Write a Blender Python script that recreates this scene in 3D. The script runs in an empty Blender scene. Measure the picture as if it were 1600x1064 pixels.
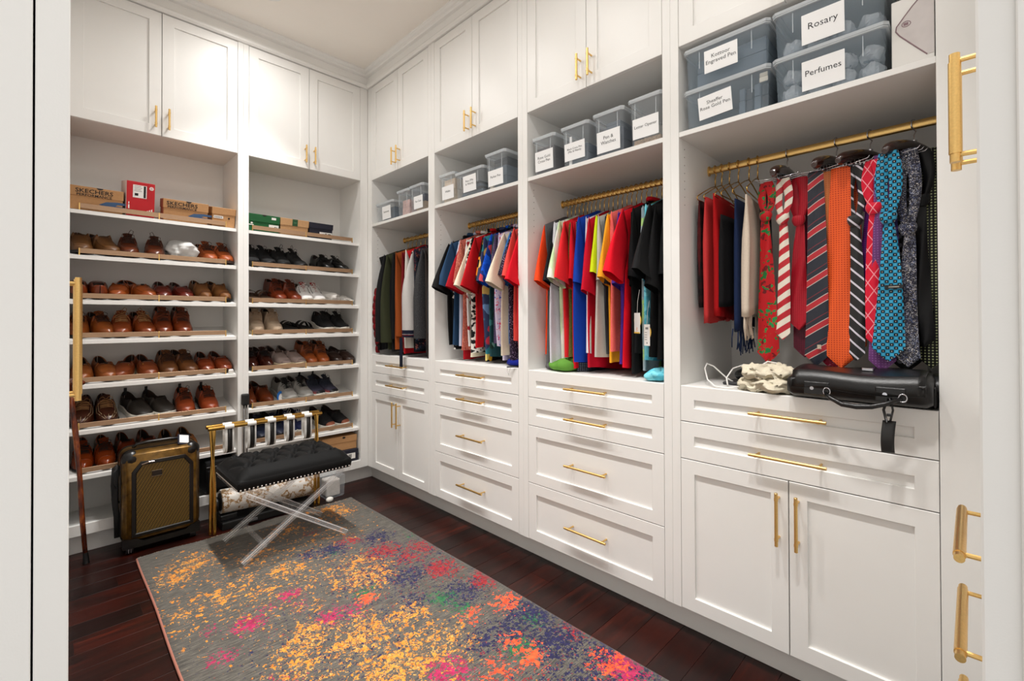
import bpy, bmesh, math, random
from mathutils import Vector, Matrix
PI = math.pi
S = bpy.context.scene
COL = S.collection

# ------------------------------------------------------------------ camera
def setup_camera():
    yaw, pit, rol = 0.787, 0.0073, -0.0034
    F = Vector((math.sin(yaw)*math.cos(pit), math.cos(yaw)*math.cos(pit), math.sin(pit)))
    Rt = Vector((math.cos(yaw), -math.sin(yaw), 0)); Up = Rt.cross(F)
    R = Rt*math.cos(rol) + Up*math.sin(rol); U = -Rt*math.sin(rol) + Up*math.cos(rol)
    cd = bpy.data.cameras.new('camera'); co = bpy.data.objects.new('camera', cd); COL.objects.link(co)
    m = Matrix.Identity(4)
    for i in range(3):
        m[i][0] = R[i]; m[i][1] = U[i]; m[i][2] = -F[i]
    m[0][3], m[1][3], m[2][3] = -1.758, -3.335, 1.241
    co.matrix_world = m
    cd.sensor_width = 36; cd.lens = 723.06*36/1600
    cd.shift_y = -(532-494.46)/1600
    cd.clip_start = 0.02
    S.camera = co
setup_camera()

# ------------------------------------------------------------------ light
W = bpy.data.worlds.new('world'); S.world = W; W.use_nodes = True
W.node_tree.nodes['Background'].inputs[0].default_value = (1.0, 0.975, 0.95, 1)
W.node_tree.nodes['Background'].inputs[1].default_value = 0.58
def area(name, loc, size, power, color=(1, 0.95, 0.88), rot=(0, 0, 0), sy=None, spread=None, shape='DISK'):
    l = bpy.data.lights.new(name, 'AREA'); l.shape = shape; l.size = size
    if sy: l.size_y = sy
    l.energy = power; l.color = color
    if spread: l.spread = spread
    o = bpy.data.objects.new(name, l); o.location = loc; o.rotation_euler = rot; COL.objects.link(o)
    return o
LIGHTS = [(-0.858, -0.449), (-0.87, -1.10), (-0.87, -1.75), (-0.87, -2.40), (-0.87, -3.00)]  # first fixture is in view; the other four are added to even the light
LENS_W, BEAM_W, BEAM_DEG = (2.9, 2.2, 1.9, 1.9, 2.0), (4.0, 3.6, 3.5, 3.5, 3.9), 78
for i, (x, y) in enumerate(LIGHTS):
    area('downlight_lens', (x, y, 3.13), 0.12, LENS_W[i], color=(1, 0.98, 0.955), spread=math.radians(168))
    area('downlight_beam', (x, y, 3.12), 0.12, BEAM_W[i], color=(1, 0.98, 0.955), spread=math.radians(BEAM_DEG))
S.view_settings.view_transform = 'Standard'
S.view_settings.look = 'None'
S.view_settings.exposure = 0.93
S.view_settings.gamma = 1.0
S.view_settings.use_curve_mapping = False

# ------------------------------------------------------------------ helpers
def lin(c):
    c /= 255.0
    c = c/12.92 if c <= 0.04045 else ((c+0.055)/1.055)**2.4
    return c**1.16
def rgb(h):
    if isinstance(h, str): h = (int(h[0:2], 16), int(h[2:4], 16), int(h[4:6], 16))
    return (lin(h[0]), lin(h[1]), lin(h[2]), 1)
MATS = {}
class NT:
    """small node helper"""
    def __init__(s, name):
        s.m = bpy.data.materials.new(name); s.m.use_nodes = True
        s.t = s.m.node_tree; s.b = s.t.nodes['Principled BSDF']; s.out = s.t.nodes['Material Output']
    def n(s, typ, **k):
        nd = s.t.nodes.new(typ)
        for a, b in k.items():
            if a.startswith('i_'):
                key = a[2:]
                key = int(key) if key.isdigit() else key.replace('_', ' ')
                nd.inputs[key].default_value = b
            else: setattr(nd, a, b)
        return nd
    def l(s, a, b): s.t.links.new(a, b)
    def coord(s, kind='Object', scale=(1, 1, 1), rot=(0, 0, 0), loc=(0, 0, 0)):
        tc = s.n('ShaderNodeTexCoord'); mp = s.n('ShaderNodeMapping')
        mp.inputs['Scale'].default_value = scale; mp.inputs['Rotation'].default_value = rot; mp.inputs['Location'].default_value = loc
        s.l(tc.outputs[kind], mp.inputs[0]); return mp.outputs[0]
    def ramp(s, fac, stops, interp='LINEAR'):
        r = s.n('ShaderNodeValToRGB'); r.color_ramp.interpolation = interp
        e = r.color_ramp.elements
        while len(e) < len(stops): e.new(0.5)
        for k, (p, c) in zip(e, stops): k.position = p; k.color = rgb(c) if not isinstance(c, tuple) or len(c) == 3 else c
        s.l(fac, r.inputs[0]); return r.outputs[0]
    def mix(s, fac, a, b, mode='MIX'):
        x = s.n('ShaderNodeMix', data_type='RGBA', blend_type=mode)
        if isinstance(fac, (int, float)): x.inputs[0].default_value = fac
        else: s.l(fac, x.inputs[0])
        for v, k in ((a, 6), (b, 7)):
            if hasattr(v, 'is_linked') or hasattr(v, 'links'): s.l(v, x.inputs[k])
            else: x.inputs[k].default_value = v if len(v) == 4 else rgb(v)
        return x.outputs[2]
    def math(s, op, a, b=None, c=None):
        x = s.n('ShaderNodeMath', operation=op)
        for i, v in enumerate((a, b, c)):
            if v is None: continue
            if isinstance(v, (int, float)): x.inputs[i].default_value = v
            else: s.l(v, x.inputs[i])
        return x.outputs[0]
    def noise(s, vec, scale, detail=3, rough=0.5):
        x = s.n('ShaderNodeTexNoise'); x.inputs['Scale'].default_value = scale; x.inputs['Detail'].default_value = detail; x.inputs['Roughness'].default_value = rough
        s.l(vec, x.inputs['Vector']); return x.outputs['Fac']
    def bump(s, h, dist=0.001, strength=0.5):
        x = s.n('ShaderNodeBump'); x.inputs['Strength'].default_value = strength; x.inputs['Distance'].default_value = dist
        s.l(h, x.inputs['Height']); s.l(x.outputs[0], s.b.inputs['Normal'])
    def base(s, v):
        if hasattr(v, 'links'): s.l(v, s.b.inputs['Base Color'])
        else: s.b.inputs['Base Color'].default_value = v if len(v) == 4 else rgb(v)
    def set(s, **k):
        for a, v in k.items(): s.b.inputs[a.replace('_', ' ')].default_value = v
def mat(name, col, rough=0.5, metal=0.0, noise=0.0, nscale=40, bump=0.0, bscale=200, **k):
    """plain procedural material: colour broken up by noise, optional fine bump"""
    if name in MATS: return MATS[name]
    t = NT(name); c = rgb(col)
    v = t.coord()
    if noise > 0:
        f = t.noise(v, nscale)
        d = tuple(x*(1-noise) for x in c[:3])+(1,); l = tuple(min(1, x*(1+noise)) for x in c[:3])+(1,)
        t.base(t.ramp(f, [(0.3, d), (0.7, l)]))
    else: t.base(c)
    t.set(Roughness=rough, Metallic=metal)
    if bump > 0: t.bump(t.noise(v, bscale, 2), bump, 0.6)
    for a, x in k.items(): t.b.inputs[a.replace('_', ' ')].default_value = x
    MATS[name] = t.m; return t.m

class MB:
    """mesh builder"""
    def __init__(s): s.v = []; s.f = []; s.mi = []; s.cur = 0
    def add(s, vs, fs):
        o = len(s.v); s.v += [tuple(p) for p in vs]; s.f += [tuple(i+o for i in f) for f in fs]; s.mi += [s.cur]*len(fs)
        return s
    def box(s, x0, x1, y0, y1, z0, z1, b=0.0):
        if x0 > x1: x0, x1 = x1, x0
        if y0 > y1: y0, y1 = y1, y0
        if z0 > z1: z0, z1 = z1, z0
        b = min(b, (x1-x0)*.49, (y1-y0)*.49, (z1-z0)*.49)
        if b <= 0:
            return s.add([(x, y, z) for x in (x0, x1) for y in (y0, y1) for z in (z0, z1)],
                  [(0, 1, 3, 2), (4, 6, 7, 5), (0, 4, 5, 1), (2, 3, 7, 6), (0, 2, 6, 4), (1, 5, 7, 3)])
        bm = bmesh.new(); bmesh.ops.create_cube(bm, size=1)
        for v in bm.verts:
            v.co = Vector(((x0+x1)/2+v.co.x*(x1-x0), (y0+y1)/2+v.co.y*(y1-y0), (z0+z1)/2+v.co.z*(z1-z0)))
        bmesh.ops.bevel(bm, geom=list(bm.edges), offset=b, segments=2 if b > 0.004 else 1, profile=0.5, affect='EDGES')
        bm.verts.index_update()
        s.add([v.co[:] for v in bm.verts], [[v.index for v in f.verts] for f in bm.faces]); bm.free(); return s
    def loft(s, rings, close=True, cap0=True, cap1=True):
        n = len(rings[0]); o = len(s.v); fs = []
        for r in rings: s.v += [tuple(p) for p in r]
        m = n if close else n-1
        for i in range(len(rings)-1):
            for j in range(m):
                a = o+i*n+j; b = o+i*n+(j+1) % n
                fs.append((a, b, b+n, a+n))
        if cap0 and close: fs.append(tuple(o+j for j in range(n))[::-1])
        if cap1 and close: fs.append(tuple(o+(len(rings)-1)*n+j for j in range(n)))
        s.f += fs; s.mi += [s.cur]*len(fs); return s
    def tube(s, pts, r, n=8, ry=None, cap=True, closed=False, up=None):
        pts = [Vector(p) for p in pts]; L = len(pts); rings = []; prev = None
        for i, p in enumerate(pts):
            if closed: t = pts[(i+1) % L]-pts[i-1]
            else: t = pts[min(i+1, L-1)]-pts[max(i-1, 0)]
            if t.length < 1e-9: t = Vector((0, 0, 1))
            t.normalize()
            if prev is None:
                u = Vector(up) if up else (Vector((0, 0, 1)) if abs(t.z) < 0.9 else Vector((1, 0, 0)))
            else: u = prev
            a = (u - t*u.dot(t))
            if a.length < 1e-6: a = t.orthogonal()
            a.normalize(); prev = a; b = t.cross(a)
            rr = r[i] if isinstance(r, (list, tuple)) else r
            r2 = (ry[i] if isinstance(ry, (list, tuple)) else ry) if ry is not None else rr
            rings.append([p+a*rr*math.cos(2*PI*k/n)+b*r2*math.sin(2*PI*k/n) for k in range(n)])
        if closed: rings.append(rings[0]); cap = False
        return s.loft(rings, True, cap, cap)
    def cyl(s, p0, p1, r, n=12): return s.tube([p0, p1], r, n)
    def lathe(s, prof, n=16, c=(0, 0, 0)):
        return s.loft([[(c[0]+r*math.cos(2*PI*k/n), c[1]+r*math.sin(2*PI*k/n), c[2]+z) for k in range(n)] for r, z in prof])
    def grid(s, fn, nu, nv):
        o = len(s.v)
        for i in range(nu+1):
            for j in range(nv+1): s.v.append(tuple(fn(i/nu, j/nv)))
        fs = [(o+i*(nv+1)+j, o+(i+1)*(nv+1)+j, o+(i+1)*(nv+1)+j+1, o+i*(nv+1)+j+1) for i in range(nu) for j in range(nv)]
        s.f += fs; s.mi += [s.cur]*len(fs); return s
    def prism(s, poly, axis, a, b):
        """poly of 2D points extruded along axis ('x','y','z') from a to b"""
        def P(p, t):
            return {'x': (t, p[0], p[1]), 'y': (p[0], t, p[1]), 'z': (p[0], p[1], t)}[axis]
        return s.loft([[P(p, a) for p in poly], [P(p, b) for p in poly]])
    def ball(s, c, rx, ry=None, rz=None, nu=12, nv=8):
        ry = ry or rx; rz = rz or rx
        return s.loft([[(c[0]+rx*math.sin(t)*math.cos(2*PI*k/nu), c[1]+ry*math.sin(t)*math.sin(2*PI*k/nu), c[2]+rz*math.cos(t)) for k in range(nu)] for t in [PI*(i+0.02)/(nv+0.04) for i in range(nv+1)]])
    def xf(s, M):
        s.v = [tuple(M @ Vector(p)) for p in s.v]; return s
    def mesh(s, name):
        me = bpy.data.meshes.new(name); me.from_pydata(s.v, [], s.f); me.validate()
        if any(s.mi): me.polygons.foreach_set('material_index', s.mi[:len(me.polygons)])
        return me
def rootloc(o):
    while o.parent: o = o.parent
    return o.location
def fixn(me):
    bm = bmesh.new(); bm.from_mesh(me); bmesh.ops.recalc_face_normals(bm, faces=bm.faces); bm.to_mesh(me); bm.free()
def obj(name, mb, m, parent=None, world=True, smooth=False, sharp=None, solid=None, sub=0, bevel=0):
    """mb in world coordinates (world=True) or in the parent's frame"""
    if parent is not None and world:
        L = rootloc(parent); mb.v = [(a-L[0], b-L[1], c-L[2]) for a, b, c in mb.v]
    me = mb.mesh(name); fixn(me)
    for k in (m if isinstance(m, (list, tuple)) else [m]): me.materials.append(k)
    if smooth:
        me.polygons.foreach_set('use_smooth', [True]*len(me.polygons))
        if sharp: me.set_sharp_from_angle(angle=math.radians(sharp))
    o = bpy.data.objects.new(name, me); COL.objects.link(o)
    if parent is not None: o.parent = parent
    if solid:
        d = o.modifiers.new('solidify', 'SOLIDIFY'); d.thickness = solid; d.offset = 0
    if sub:
        d = o.modifiers.new('subdivision', 'SUBSURF'); d.levels = sub; d.render_levels = sub
    return o
def tag(o, label=None, cat=None, group=None, kind=None):
    if label: o['label'] = label
    if cat: o['category'] = cat
    if group: o['group'] = group
    if kind: o['kind'] = kind
    return o
def thing(name, label, cat, loc=(0, 0, 0), group=None, rz=0.0):
    o = bpy.data.objects.new(name, None); o.empty_display_size = 0.05; COL.objects.link(o)
    o.location = loc; o.rotation_euler = (0, 0, rz)
    return tag(o, label, cat, group)
def structure(name, mb, m, **k):
    return tag(obj(name, mb, m, **k), kind='structure')
def copytree(o, parent=None):
    c = o.copy(); COL.objects.link(c); c.parent = parent
    for ch in [x for x in o.children]: copytree(ch, c)
    return c
def text(name, body, size, m, parent, M, align='CENTER', extrude=0.0004, sx=1.0, shear=0.0, space=1.0, font=None, bold=0.0):
    """lettering as a flat mesh in the parent's frame (M is a local matrix)"""
    cu = bpy.data.curves.new(name, 'FONT'); cu.body = body; cu.size = size; cu.align_x = align; cu.align_y = 'CENTER'
    cu.extrude = extrude; cu.shear = shear; cu.space_character = space; cu.resolution_u = 2; cu.offset = bold
    to = bpy.data.objects.new(name, cu); COL.objects.link(to)
    dg = bpy.context.evaluated_depsgraph_get(); dg.update()
    me = bpy.data.meshes.new_from_object(to.evaluated_get(dg))
    bpy.data.objects.remove(to); bpy.data.curves.remove(cu)
    me.transform(M @ Matrix.Diagonal((sx, 1, 1, 1)))
    me.materials.clear(); me.materials.append(m); me.name = name
    o = bpy.data.objects.new(name, me); COL.objects.link(o); o.parent = parent
    return o
# ------------------------------------------------------------------ base materials
def paint(name, col, rough=0.38, grain=0.02):
    t = NT(name); v = t.coord()
    f = t.noise(v, 3.0, 4)
    c = rgb(col); d = tuple(x*(1-grain) for x in c[:3])+(1,)
    t.base(t.ramp(f, [(0.35, d), (0.65, c)]))
    t.set(Roughness=rough); t.bump(t.noise(v, 600, 2), 0.0002, 0.25)
    return t.m
CAB = paint('cabinet_paint', (241, 240, 237))
CARC = paint('cabinet_interior', (234, 232, 228), 0.5)
WALLP = paint('wall_paint', (226, 221, 212), 0.6)
CEIL = paint('ceiling_paint', (248, 243, 236), 0.8)
GOLD = mat('brushed_brass', (232, 198, 134), 0.34, 1.0, noise=0.06, nscale=300)
GOLDP = mat('polished_gold', (222, 182, 104), 0.16, 1.0)
CHROME = mat('chrome', (200, 200, 205), 0.12, 1.0)
BLACK = mat('black_plastic', (16, 16, 17), 0.4)
TAN = mat('bronze_rail', (176, 146, 118), 0.38, 0.35, noise=0.04, nscale=150)

def wood_floor():
    t = NT('dark_hardwood')
    oi = t.n('ShaderNodeObjectInfo')
    v = t.coord('Object', scale=(1, 1, 1))
    cmb = t.n('ShaderNodeVectorMath', operation='ADD')
    sc = t.n('ShaderNodeVectorMath', operation='SCALE'); t.l(oi.outputs['Random'], sc.inputs['Scale']); sc.inputs[0].default_value = (17, 31, 7)
    t.l(v, cmb.inputs[0]); t.l(sc.outputs[0], cmb.inputs[1])
    mp = t.n('ShaderNodeMapping'); mp.inputs['Scale'].default_value = (1.6, 16, 16); t.l(cmb.outputs[0], mp.inputs[0])
    g = t.noise(mp.outputs[0], 2.2, 6, 0.62)
    mp2 = t.n('ShaderNodeMapping'); mp2.inputs['Scale'].default_value = (2.5, 5, 5); t.l(cmb.outputs[0], mp2.inputs[0])
    g2 = t.noise(mp2.outputs[0], 2.0, 3)
    c1 = t.ramp(g, [(0.3, (20, 7, 5)), (0.52, (50, 18, 11)), (0.72, (92, 36, 19))])
    c2 = t.mix(t.ramp(g2, [(0.35, (0, 0, 0)), (0.75, (255, 255, 255))]), c1, (74, 26, 14))
    tint = t.ramp(oi.outputs['Random'], [(0.0, (150, 140, 140)), (1.0, (255, 250, 245))])
    t.base(t.mix(1.0, c2, tint, 'MULTIPLY'))
    t.set(Roughness=0.36); t.b.inputs['Coat Weight'].default_value = 0.05; t.b.inputs['Specular IOR Level'].default_value = 0.32; t.b.inputs['Coat Roughness'].default_value = 0.12
    mp3 = t.n('ShaderNodeMapping'); mp3.inputs['Scale'].default_value = (3, 14, 14); t.l(cmb.outputs[0], mp3.inputs[0])
    t.bump(t.noise(mp3.outputs[0], 1.2, 3), 0.004, 0.35)
    return t.m
WOODF = wood_floor()

# ------------------------------------------------------------------ room shell
ZC = 3.16          # ceiling
XL, YE = -1.746, -3.35   # faces of the left and of the entry cabinet runs
floor = structure('floor', MB().box(-3.2, 0.75, -4.6, 0.55, -0.05, -0.012), mat('subfloor', (14, 7, 6), 0.7, noise=0.1))
random.seed(4)
yy = 0.10; row = 0; PW = 0.118
while yy > -3.6:
    x = -2.6 + random.random()*0.9*(1 if row % 2 else 0.5) - 0.9
    while x < 0.10:
        ln = random.choice((0.75, 0.95, 1.15, 1.3, 0.6))
        a, b = max(x, -2.6), min(x+ln, 0.10)
        if b-a > 0.05:
            o = obj('plank', MB().box(-(b-a)/2, (b-a)/2, -PW/2+0.0006, PW/2-0.0006, -0.012, 0.0, 0.0003), WOODF, floor, world=False)
            o.location = ((a+b)/2, yy-PW/2, -random.random()*0.0006)
        x += ln
    yy -= PW; row += 1
structure('ceiling', MB().box(-3.2, 0.75, -4.6, 0.55, ZC, ZC+0.05), CEIL)
structure('wall_right', MB().box(0.60, 0.70, -4.6, 0.50, 0, ZC), WALLP)
structure('wall_back', MB().box(-2.45, 0.60, 0.40, 0.50, 0, ZC), WALLP)
structure('wall_left', MB().box(-2.55, -2.45, -2.84, 0.50, 0, ZC), WALLP)
# skirting / toe kicks below the cabinet runs
structure('baseboard_right', MB().box(0.068, 0.085, -3.42, 0.085, 0, 0.112, 0.001).box(0.0675, 0.08, -2.318, -2.316, 0.0, 0.11), CAB)
structure('baseboard_back', MB().box(-1.81, 0.068, 0.068, 0.085, 0, 0.112, 0.001), CAB)
# crown moulding, mitred round the room
def crown():
    prof = [(-0.02, 3.038), (0.012, 3.038), (0.021, 3.046), (0.023, 3.058), (0.019, 3.066), (0.011, 3.072), (0.011, 3.118),
            (0.028, 3.122), (0.034, 3.128), (0.036, 3.138), (0.046, 3.142), (0.056, 3.150), (0.058, 3.162), (-0.02, 3.162)]
    # corners: entry/right, right/back, back/left, left end
    path = [((0, YE), (-1, 1)), ((0, 0), (-1, -1)), ((XL, 0), (1, -1)), ((XL, -2.84), (1, 0))]
    path = [((-1.25, YE), (0, 1))] + path
    return MB().loft([[(c[0]+p*d[0], c[1]+p*d[1], z) for p, z in prof] for c, d in path])
structure('trim_1', crown(), CAB)

# ------------------------------------------------------------------ cabinetry pieces
def on_right(q):   # local (s along wall, d out of the face, z) -> world, right run: face x=0, s=-y
    return (-q[1], -q[0], q[2])
def on_back(q):    # shoe run: face y=0, s=x
    return (q[0], -q[1], q[2])
def on_left(q):    # left run: face x=XL, s=y
    return (XL+q[1], q[0], q[2])
def on_entry(q):
    return (q[0], YE+q[1], q[2])
def mapmb(mb, f): mb.v = [f(q) for q in mb.v]; return mb
def shaker(s0, s1, z0, z1, frame, th=0.02, rec=0.009, g=0.0016):
    """frame of a shaker front with its 4 rails bevelled, as one mesh (panel separate)"""
    s0 += g; s1 -= g; z0 += g; z1 -= g
    mb = MB()
    o = [(s0, z0), (s1, z0), (s1, z1), (s0, z1)]
    i = [(s0+frame, z0+frame), (s1-frame, z0+frame), (s1-frame, z1-frame), (s0+frame, z1-frame)]
    e = 0.0012
    def rg(p, d, k=0): return [(p[j][0]+k*(1 if j in (0, 3) else -1), d, p[j][1]+k*(1 if j in (0, 1) else -1)) for j in range(4)]
    mb.loft([rg(o, -th), rg(o, -e), rg(o, 0, e), rg(i, 0, -e), rg(i, -e), rg(i, -th+0.004)], True, False, False)
    pn = MB().box(s0+frame-0.001, s1-frame+0.001, -th+0.001, -rec, z0+frame-0.001, z1-frame+0.001)
    return mb, pn
def bar_handle(s, z, L, vert, r=0.0055, out=0.034):
    """brass bar pull on two posts, ends with small collars"""
    mb = MB()
    def P(t, d): return (s, d, z+t) if vert else (s+t, d, z)
    h = L/2
    mb.tube([P(-h, out), P(-h+0.0006, out), P(h-0.0006, out), P(h, out)], [r*0.9, r, r, r*0.9], 10)
    for t in (-h+0.022, h-0.022):
        mb.tube([P(t, -0.009), P(t, out)], r*0.72, 8)
        mb.tube([P(t-0.004, out), P(t+0.004, out)], r*1.18, 10)
    return mb
def front(kind, s0, s1, z0, z1, frame, f, unit, handle=None, label=None):
    mb, pn = shaker(s0, s1, z0, z1, frame)
    d = obj(kind, mapmb(mb, f), CAB, unit)
    obj('panel', mapmb(pn, f), CAB, d)
    if handle:
        h = obj('handle', mapmb(bar_handle(*handle), f), GOLD, d, smooth=True, sharp=40); h['label'] = 'slim brushed brass bar handle'
    return d
def part(name, mb, f, m, unit, **k): return obj(name, mapmb(mb, f), m, unit, **k)

# ------------------------------------------------------------------ right run: four bays
BAYS = [(0.062, 0.812), (0.880, 1.630), (1.698, 2.448), (2.516, 3.266)]
RL = ['white closet bay of dark jackets over two drawers and small doors',
      'white closet bay of patterned shirts over four drawers, next to the jacket bay',
      'white closet bay of bright sports shirts over four drawers',
      'white closet bay of hanging neckties with two drawers over a pair of large doors']
for bi, (s0, s1) in enumerate(BAYS):
    f = on_right; mid = (s0+s1)/2
    u = thing('closet_bay', RL[bi], 'cabinet', (0, -mid, 0), 'closet bays of the long run')
    a0 = 0.0 if bi == 0 else (BAYS[bi-1][1]+s0)/2
    a1 = -YE if bi == 3 else (s1+BAYS[bi+1][0])/2
    D = 0.55
    part('side_panel', MB().box(a0+0.0002, s0, -D, 0, 0.112, 3.042, 0.001), f, CAB, u)
    part('side_panel', MB().box(s1, a1-0.0002, -D, 0, 0.112, 3.042, 0.001), f, CAB, u)
    part('back_panel', MB().box(s0, s1, -D-0.012, -D, 0.112, 3.042), f, CARC, u)
    part('bottom_panel', MB().box(s0, s1, -D, -0.022, 0.114, 0.132), f, CARC, u)
    part('counter_top', MB().box(s0, s1, -D, -0.0205, 0.958, 0.9805), f, CAB, u)
    part('shelf', MB().box(s0, s1, -D, -0.003, 1.9605, 1.980, 0.001), f, CAB, u)
    part('upper_bottom_panel', MB().box(s0, s1, -D, -0.0205, 2.3175, 2.337), f, CARC, u)
    # drawers and doors
    cz = [0.983, 0.8425, 0.697, 0.4025, 0.113]
    fr = 0.053
    nd = 4 if bi in (1, 2) else 2
    for k in range(nd):
        front('drawer', s0, s1, cz[k+1], cz[k], fr, f, u, (mid, (cz[k]+cz[k+1])/2, 0.23, False))
    if nd == 2:
        front('door', s0, mid, 0.113, 0.697, fr, f, u, (mid-0.029, 0.568, 0.178, True))
        front('door', mid, s1, 0.113, 0.697, fr, f, u, (mid+0.029, 0.568, 0.178, True))
    front('door', s0, mid, 2.316, 3.036, 0.058, f, u, (mid-0.031, 2.412, 0.122, True))
    front('door', mid, s1, 2.316, 3.036, 0.058, f, u, (mid+0.031, 2.412, 0.122, True))
    # hanging rod: flat oval brass bar in two cups
    zr, xr = 1.889, 0.29
    rod = MB().tube([(s0+0.003, -xr, zr), (s1-0.003, -xr, zr)], 0.015, 14, ry=0.008, up=(0, 0, 1))
    ro = part('hanging_rod', rod, f, GOLD, u, smooth=True, sharp=50)
    for a, sg in ((s0, 1), (s1, -1)):
        part('rod_bracket', MB().tube([(a, -xr, zr), (a+sg*0.006, -xr, zr)], 0.022, 16, ry=0.014, up=(0, 0, 1)), f, GOLD, ro)
    # shelf pin holes drilled in the sides
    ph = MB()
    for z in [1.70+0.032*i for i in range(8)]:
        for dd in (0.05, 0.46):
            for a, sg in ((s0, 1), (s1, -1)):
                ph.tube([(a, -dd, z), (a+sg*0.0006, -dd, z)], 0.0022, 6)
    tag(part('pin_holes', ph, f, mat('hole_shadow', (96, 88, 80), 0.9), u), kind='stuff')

# ------------------------------------------------------------------ shoe run: two bays
SB = [(-1.686, -0.899), (-0.836, -0.0605)]
SHZ = [1.836, 1.594, 1.353, 1.140, 0.899, 0.6565, 0.4156]      # top of front edge of each tilted shelf
SLOPE = 0.19
SL = ['white shoe cabinet bay of brown leather shoes behind the gold suitcase', 'white shoe cabinet bay of dark shoes and sneakers by the corner']
SHELF = {}
for bi, (s0, s1) in enumerate(SB):
    f = on_back; mid = (s0+s1)/2
    u = thing('shoe_cabinet', SL[bi], 'cabinet', (mid, 0, 0), 'shoe cabinet bays')
    a0 = XL-0.06 if bi == 0 else (SB[0][1]+s0)/2
    a1 = 0.0 if bi == 1 else (s1+SB[1][0])/2
    D = 0.352
    part('side_panel', MB().box(a0+0.0002, s0, -D, 0, 0.112, 3.042, 0.001), f, CAB, u)
    part('side_panel', MB().box(s1, a1-0.0002, -D, 0, 0.112, 3.042, 0.001), f, CAB, u)
    part('back_panel', MB().box(s0, s1, -D-0.012, -D, 0.112, 3.042), f, CARC, u)
    part('bottom_panel', MB().box(s0, s1, -D, -0.020, 0.122, 0.142), f, CAB, u)
    part('base_rail', MB().box(s0, s1, -0.02, 0, 0.112, 0.170, 0.001), f, CAB, u)
    part('upper_bottom_panel', MB().box(s0, s1, -D, -0.0205, 2.3175, 2.337), f, CARC, u)
    front('door', s0, mid, 2.316, 3.036, 0.058, f, u, (mid-0.031, 2.412, 0.122, True))
    front('door', mid, s1, 2.316, 3.036, 0.058, f, u, (mid+0.031, 2.412, 0.122, True))
    for si, z in enumerate(SHZ):
        t = MB()
        zb = z+SLOPE*(D-0.03)
        t.loft([[(s, -0.03, z-0.020), (s, -0.03, z), (s, -D, zb), (s, -D, zb-0.020)] for s in (s0+0.0005, s1-0.0005)])
        sh = part('shoe_shelf', t, f, CAB, u)
        # toe rail on brass posts
        r0, r1 = (s0+0.046, s1-0.056) if bi == 0 else (s0+0.035, s1-0.045)
        dy = 0.048; zz = z+SLOPE*(dy-0.03)
        part('toe_rail', MB().box(r0, r1, -dy-0.003, -dy+0.003, zz+0.010, zz+0.036, 0.001), f, TAN, sh)
        for s in (r0, (r0+r1)/2, r1):
            part('rail_post', MB().box(s-0.003, s+0.003, -dy-0.004, -dy+0.0045, zz-0.002, zz+0.037, 0.001), f, GOLD, sh)

# ------------------------------------------------------------------ left run (seen edge-on) and entry run
u = thing('tall_wardrobe', 'tall white wardrobe seen edge-on at the left with a long brass pull', 'cabinet', (-2.0, -1.655, 0))
f = on_left
part('carcass', MB().box(-2.835, -0.002, -0.60, -0.0205, 0.0, 3.042, 0.0008), f, CAB, u)
for (a, b) in ((-2.835, -2.462), (-0.848, -0.002)):
    part('filler_panel', MB().box(a, b, -0.0192, 0, 0.002, 3.036, 0.0008), f, CAB, u)
for (a, b, h) in ((-2.46, -1.655, -1.655-0.032), (-1.655, -0.85, -1.655+0.032)):
    mb, pn = shaker(a, b, 0.112, 3.036, 0.07)
    d = part('door', mb, f, CAB, u); part('panel', pn, f, CAB, d)
    hb = MB(); r = 0.0085; o_ = 0.044
    hb.tube([(h, o_, 1.035), (h, o_, 1.355)], r*0.82, 14)
    hb.tube([(h, o_, 1.052), (h, o_, 1.338)], r, 14)
    for z in (1.050, 1.340): hb.tube([(h, -0.009, z), (h, o_, z)], 0.0045, 10)
    hd = part('handle', hb, f, GOLD, d, smooth=True, sharp=40); hd['label'] = 'long brass bar pull with stepped ends'

u = thing('entry_dresser', 'white drawer cabinet seen edge-on at the right with stacked brass pulls', 'cabinet', (-0.7, -3.6, 0))
f = on_entry
part('carcass', MB().box(-1.228, -0.002, -0.45, -0.0205, 0.0, 0.978, 0.002), f, CAB, u)
part('upper_carcass', MB().box(-1.228, -0.002, -0.45, -0.0205, 1.40, 3.036, 0.002), f, CAB, u)
part('back_panel', MB().box(-1.228, -0.002, -0.46, -0.45, 0.97, 1.41), f, CAB, u)
part('counter_top', MB().box(-1.228, -0.002, -0.45, 0.0, 0.978, 1.0, 0.002), f, CAB, u)
cz = [0.974, 0.842, 0.697, 0.4025, 0.113]
def fat_handle(p0, p1, r, posts, f, parent, name='handle'):
    hb = MB(); p0 = Vector(p0); p1 = Vector(p1); L = (p1-p0).length; d = (p1-p0)/L
    hb.tube([p0, p1], r*0.85, 14); hb.tube([p0+d*0.014, p1-d*0.014], r, 14)
    for t in posts:
        q = p0+d*t; hb.tube([(q.x, -0.009, q.z), (q.x, q.y, q.z)], r*0.5, 8)
    h = part(name, hb, f, GOLD, parent, smooth=True, sharp=40); h['label'] = 'knurled brass bar pull'
for k in range(4):
    mb, pn = shaker(-1.228, -0.70, cz[k+1], cz[k], 0.05)
    d = part('drawer', mb, f, CAB, u); part('panel', pn, f, CAB, d)
    zc = [0.895, 0.752, 0.587, 0.26][k]
    fat_handle((-0.83, 0.032, zc), (-0.58, 0.032, zc), 0.0075, (0.02, 0.23), f, d)
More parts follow.
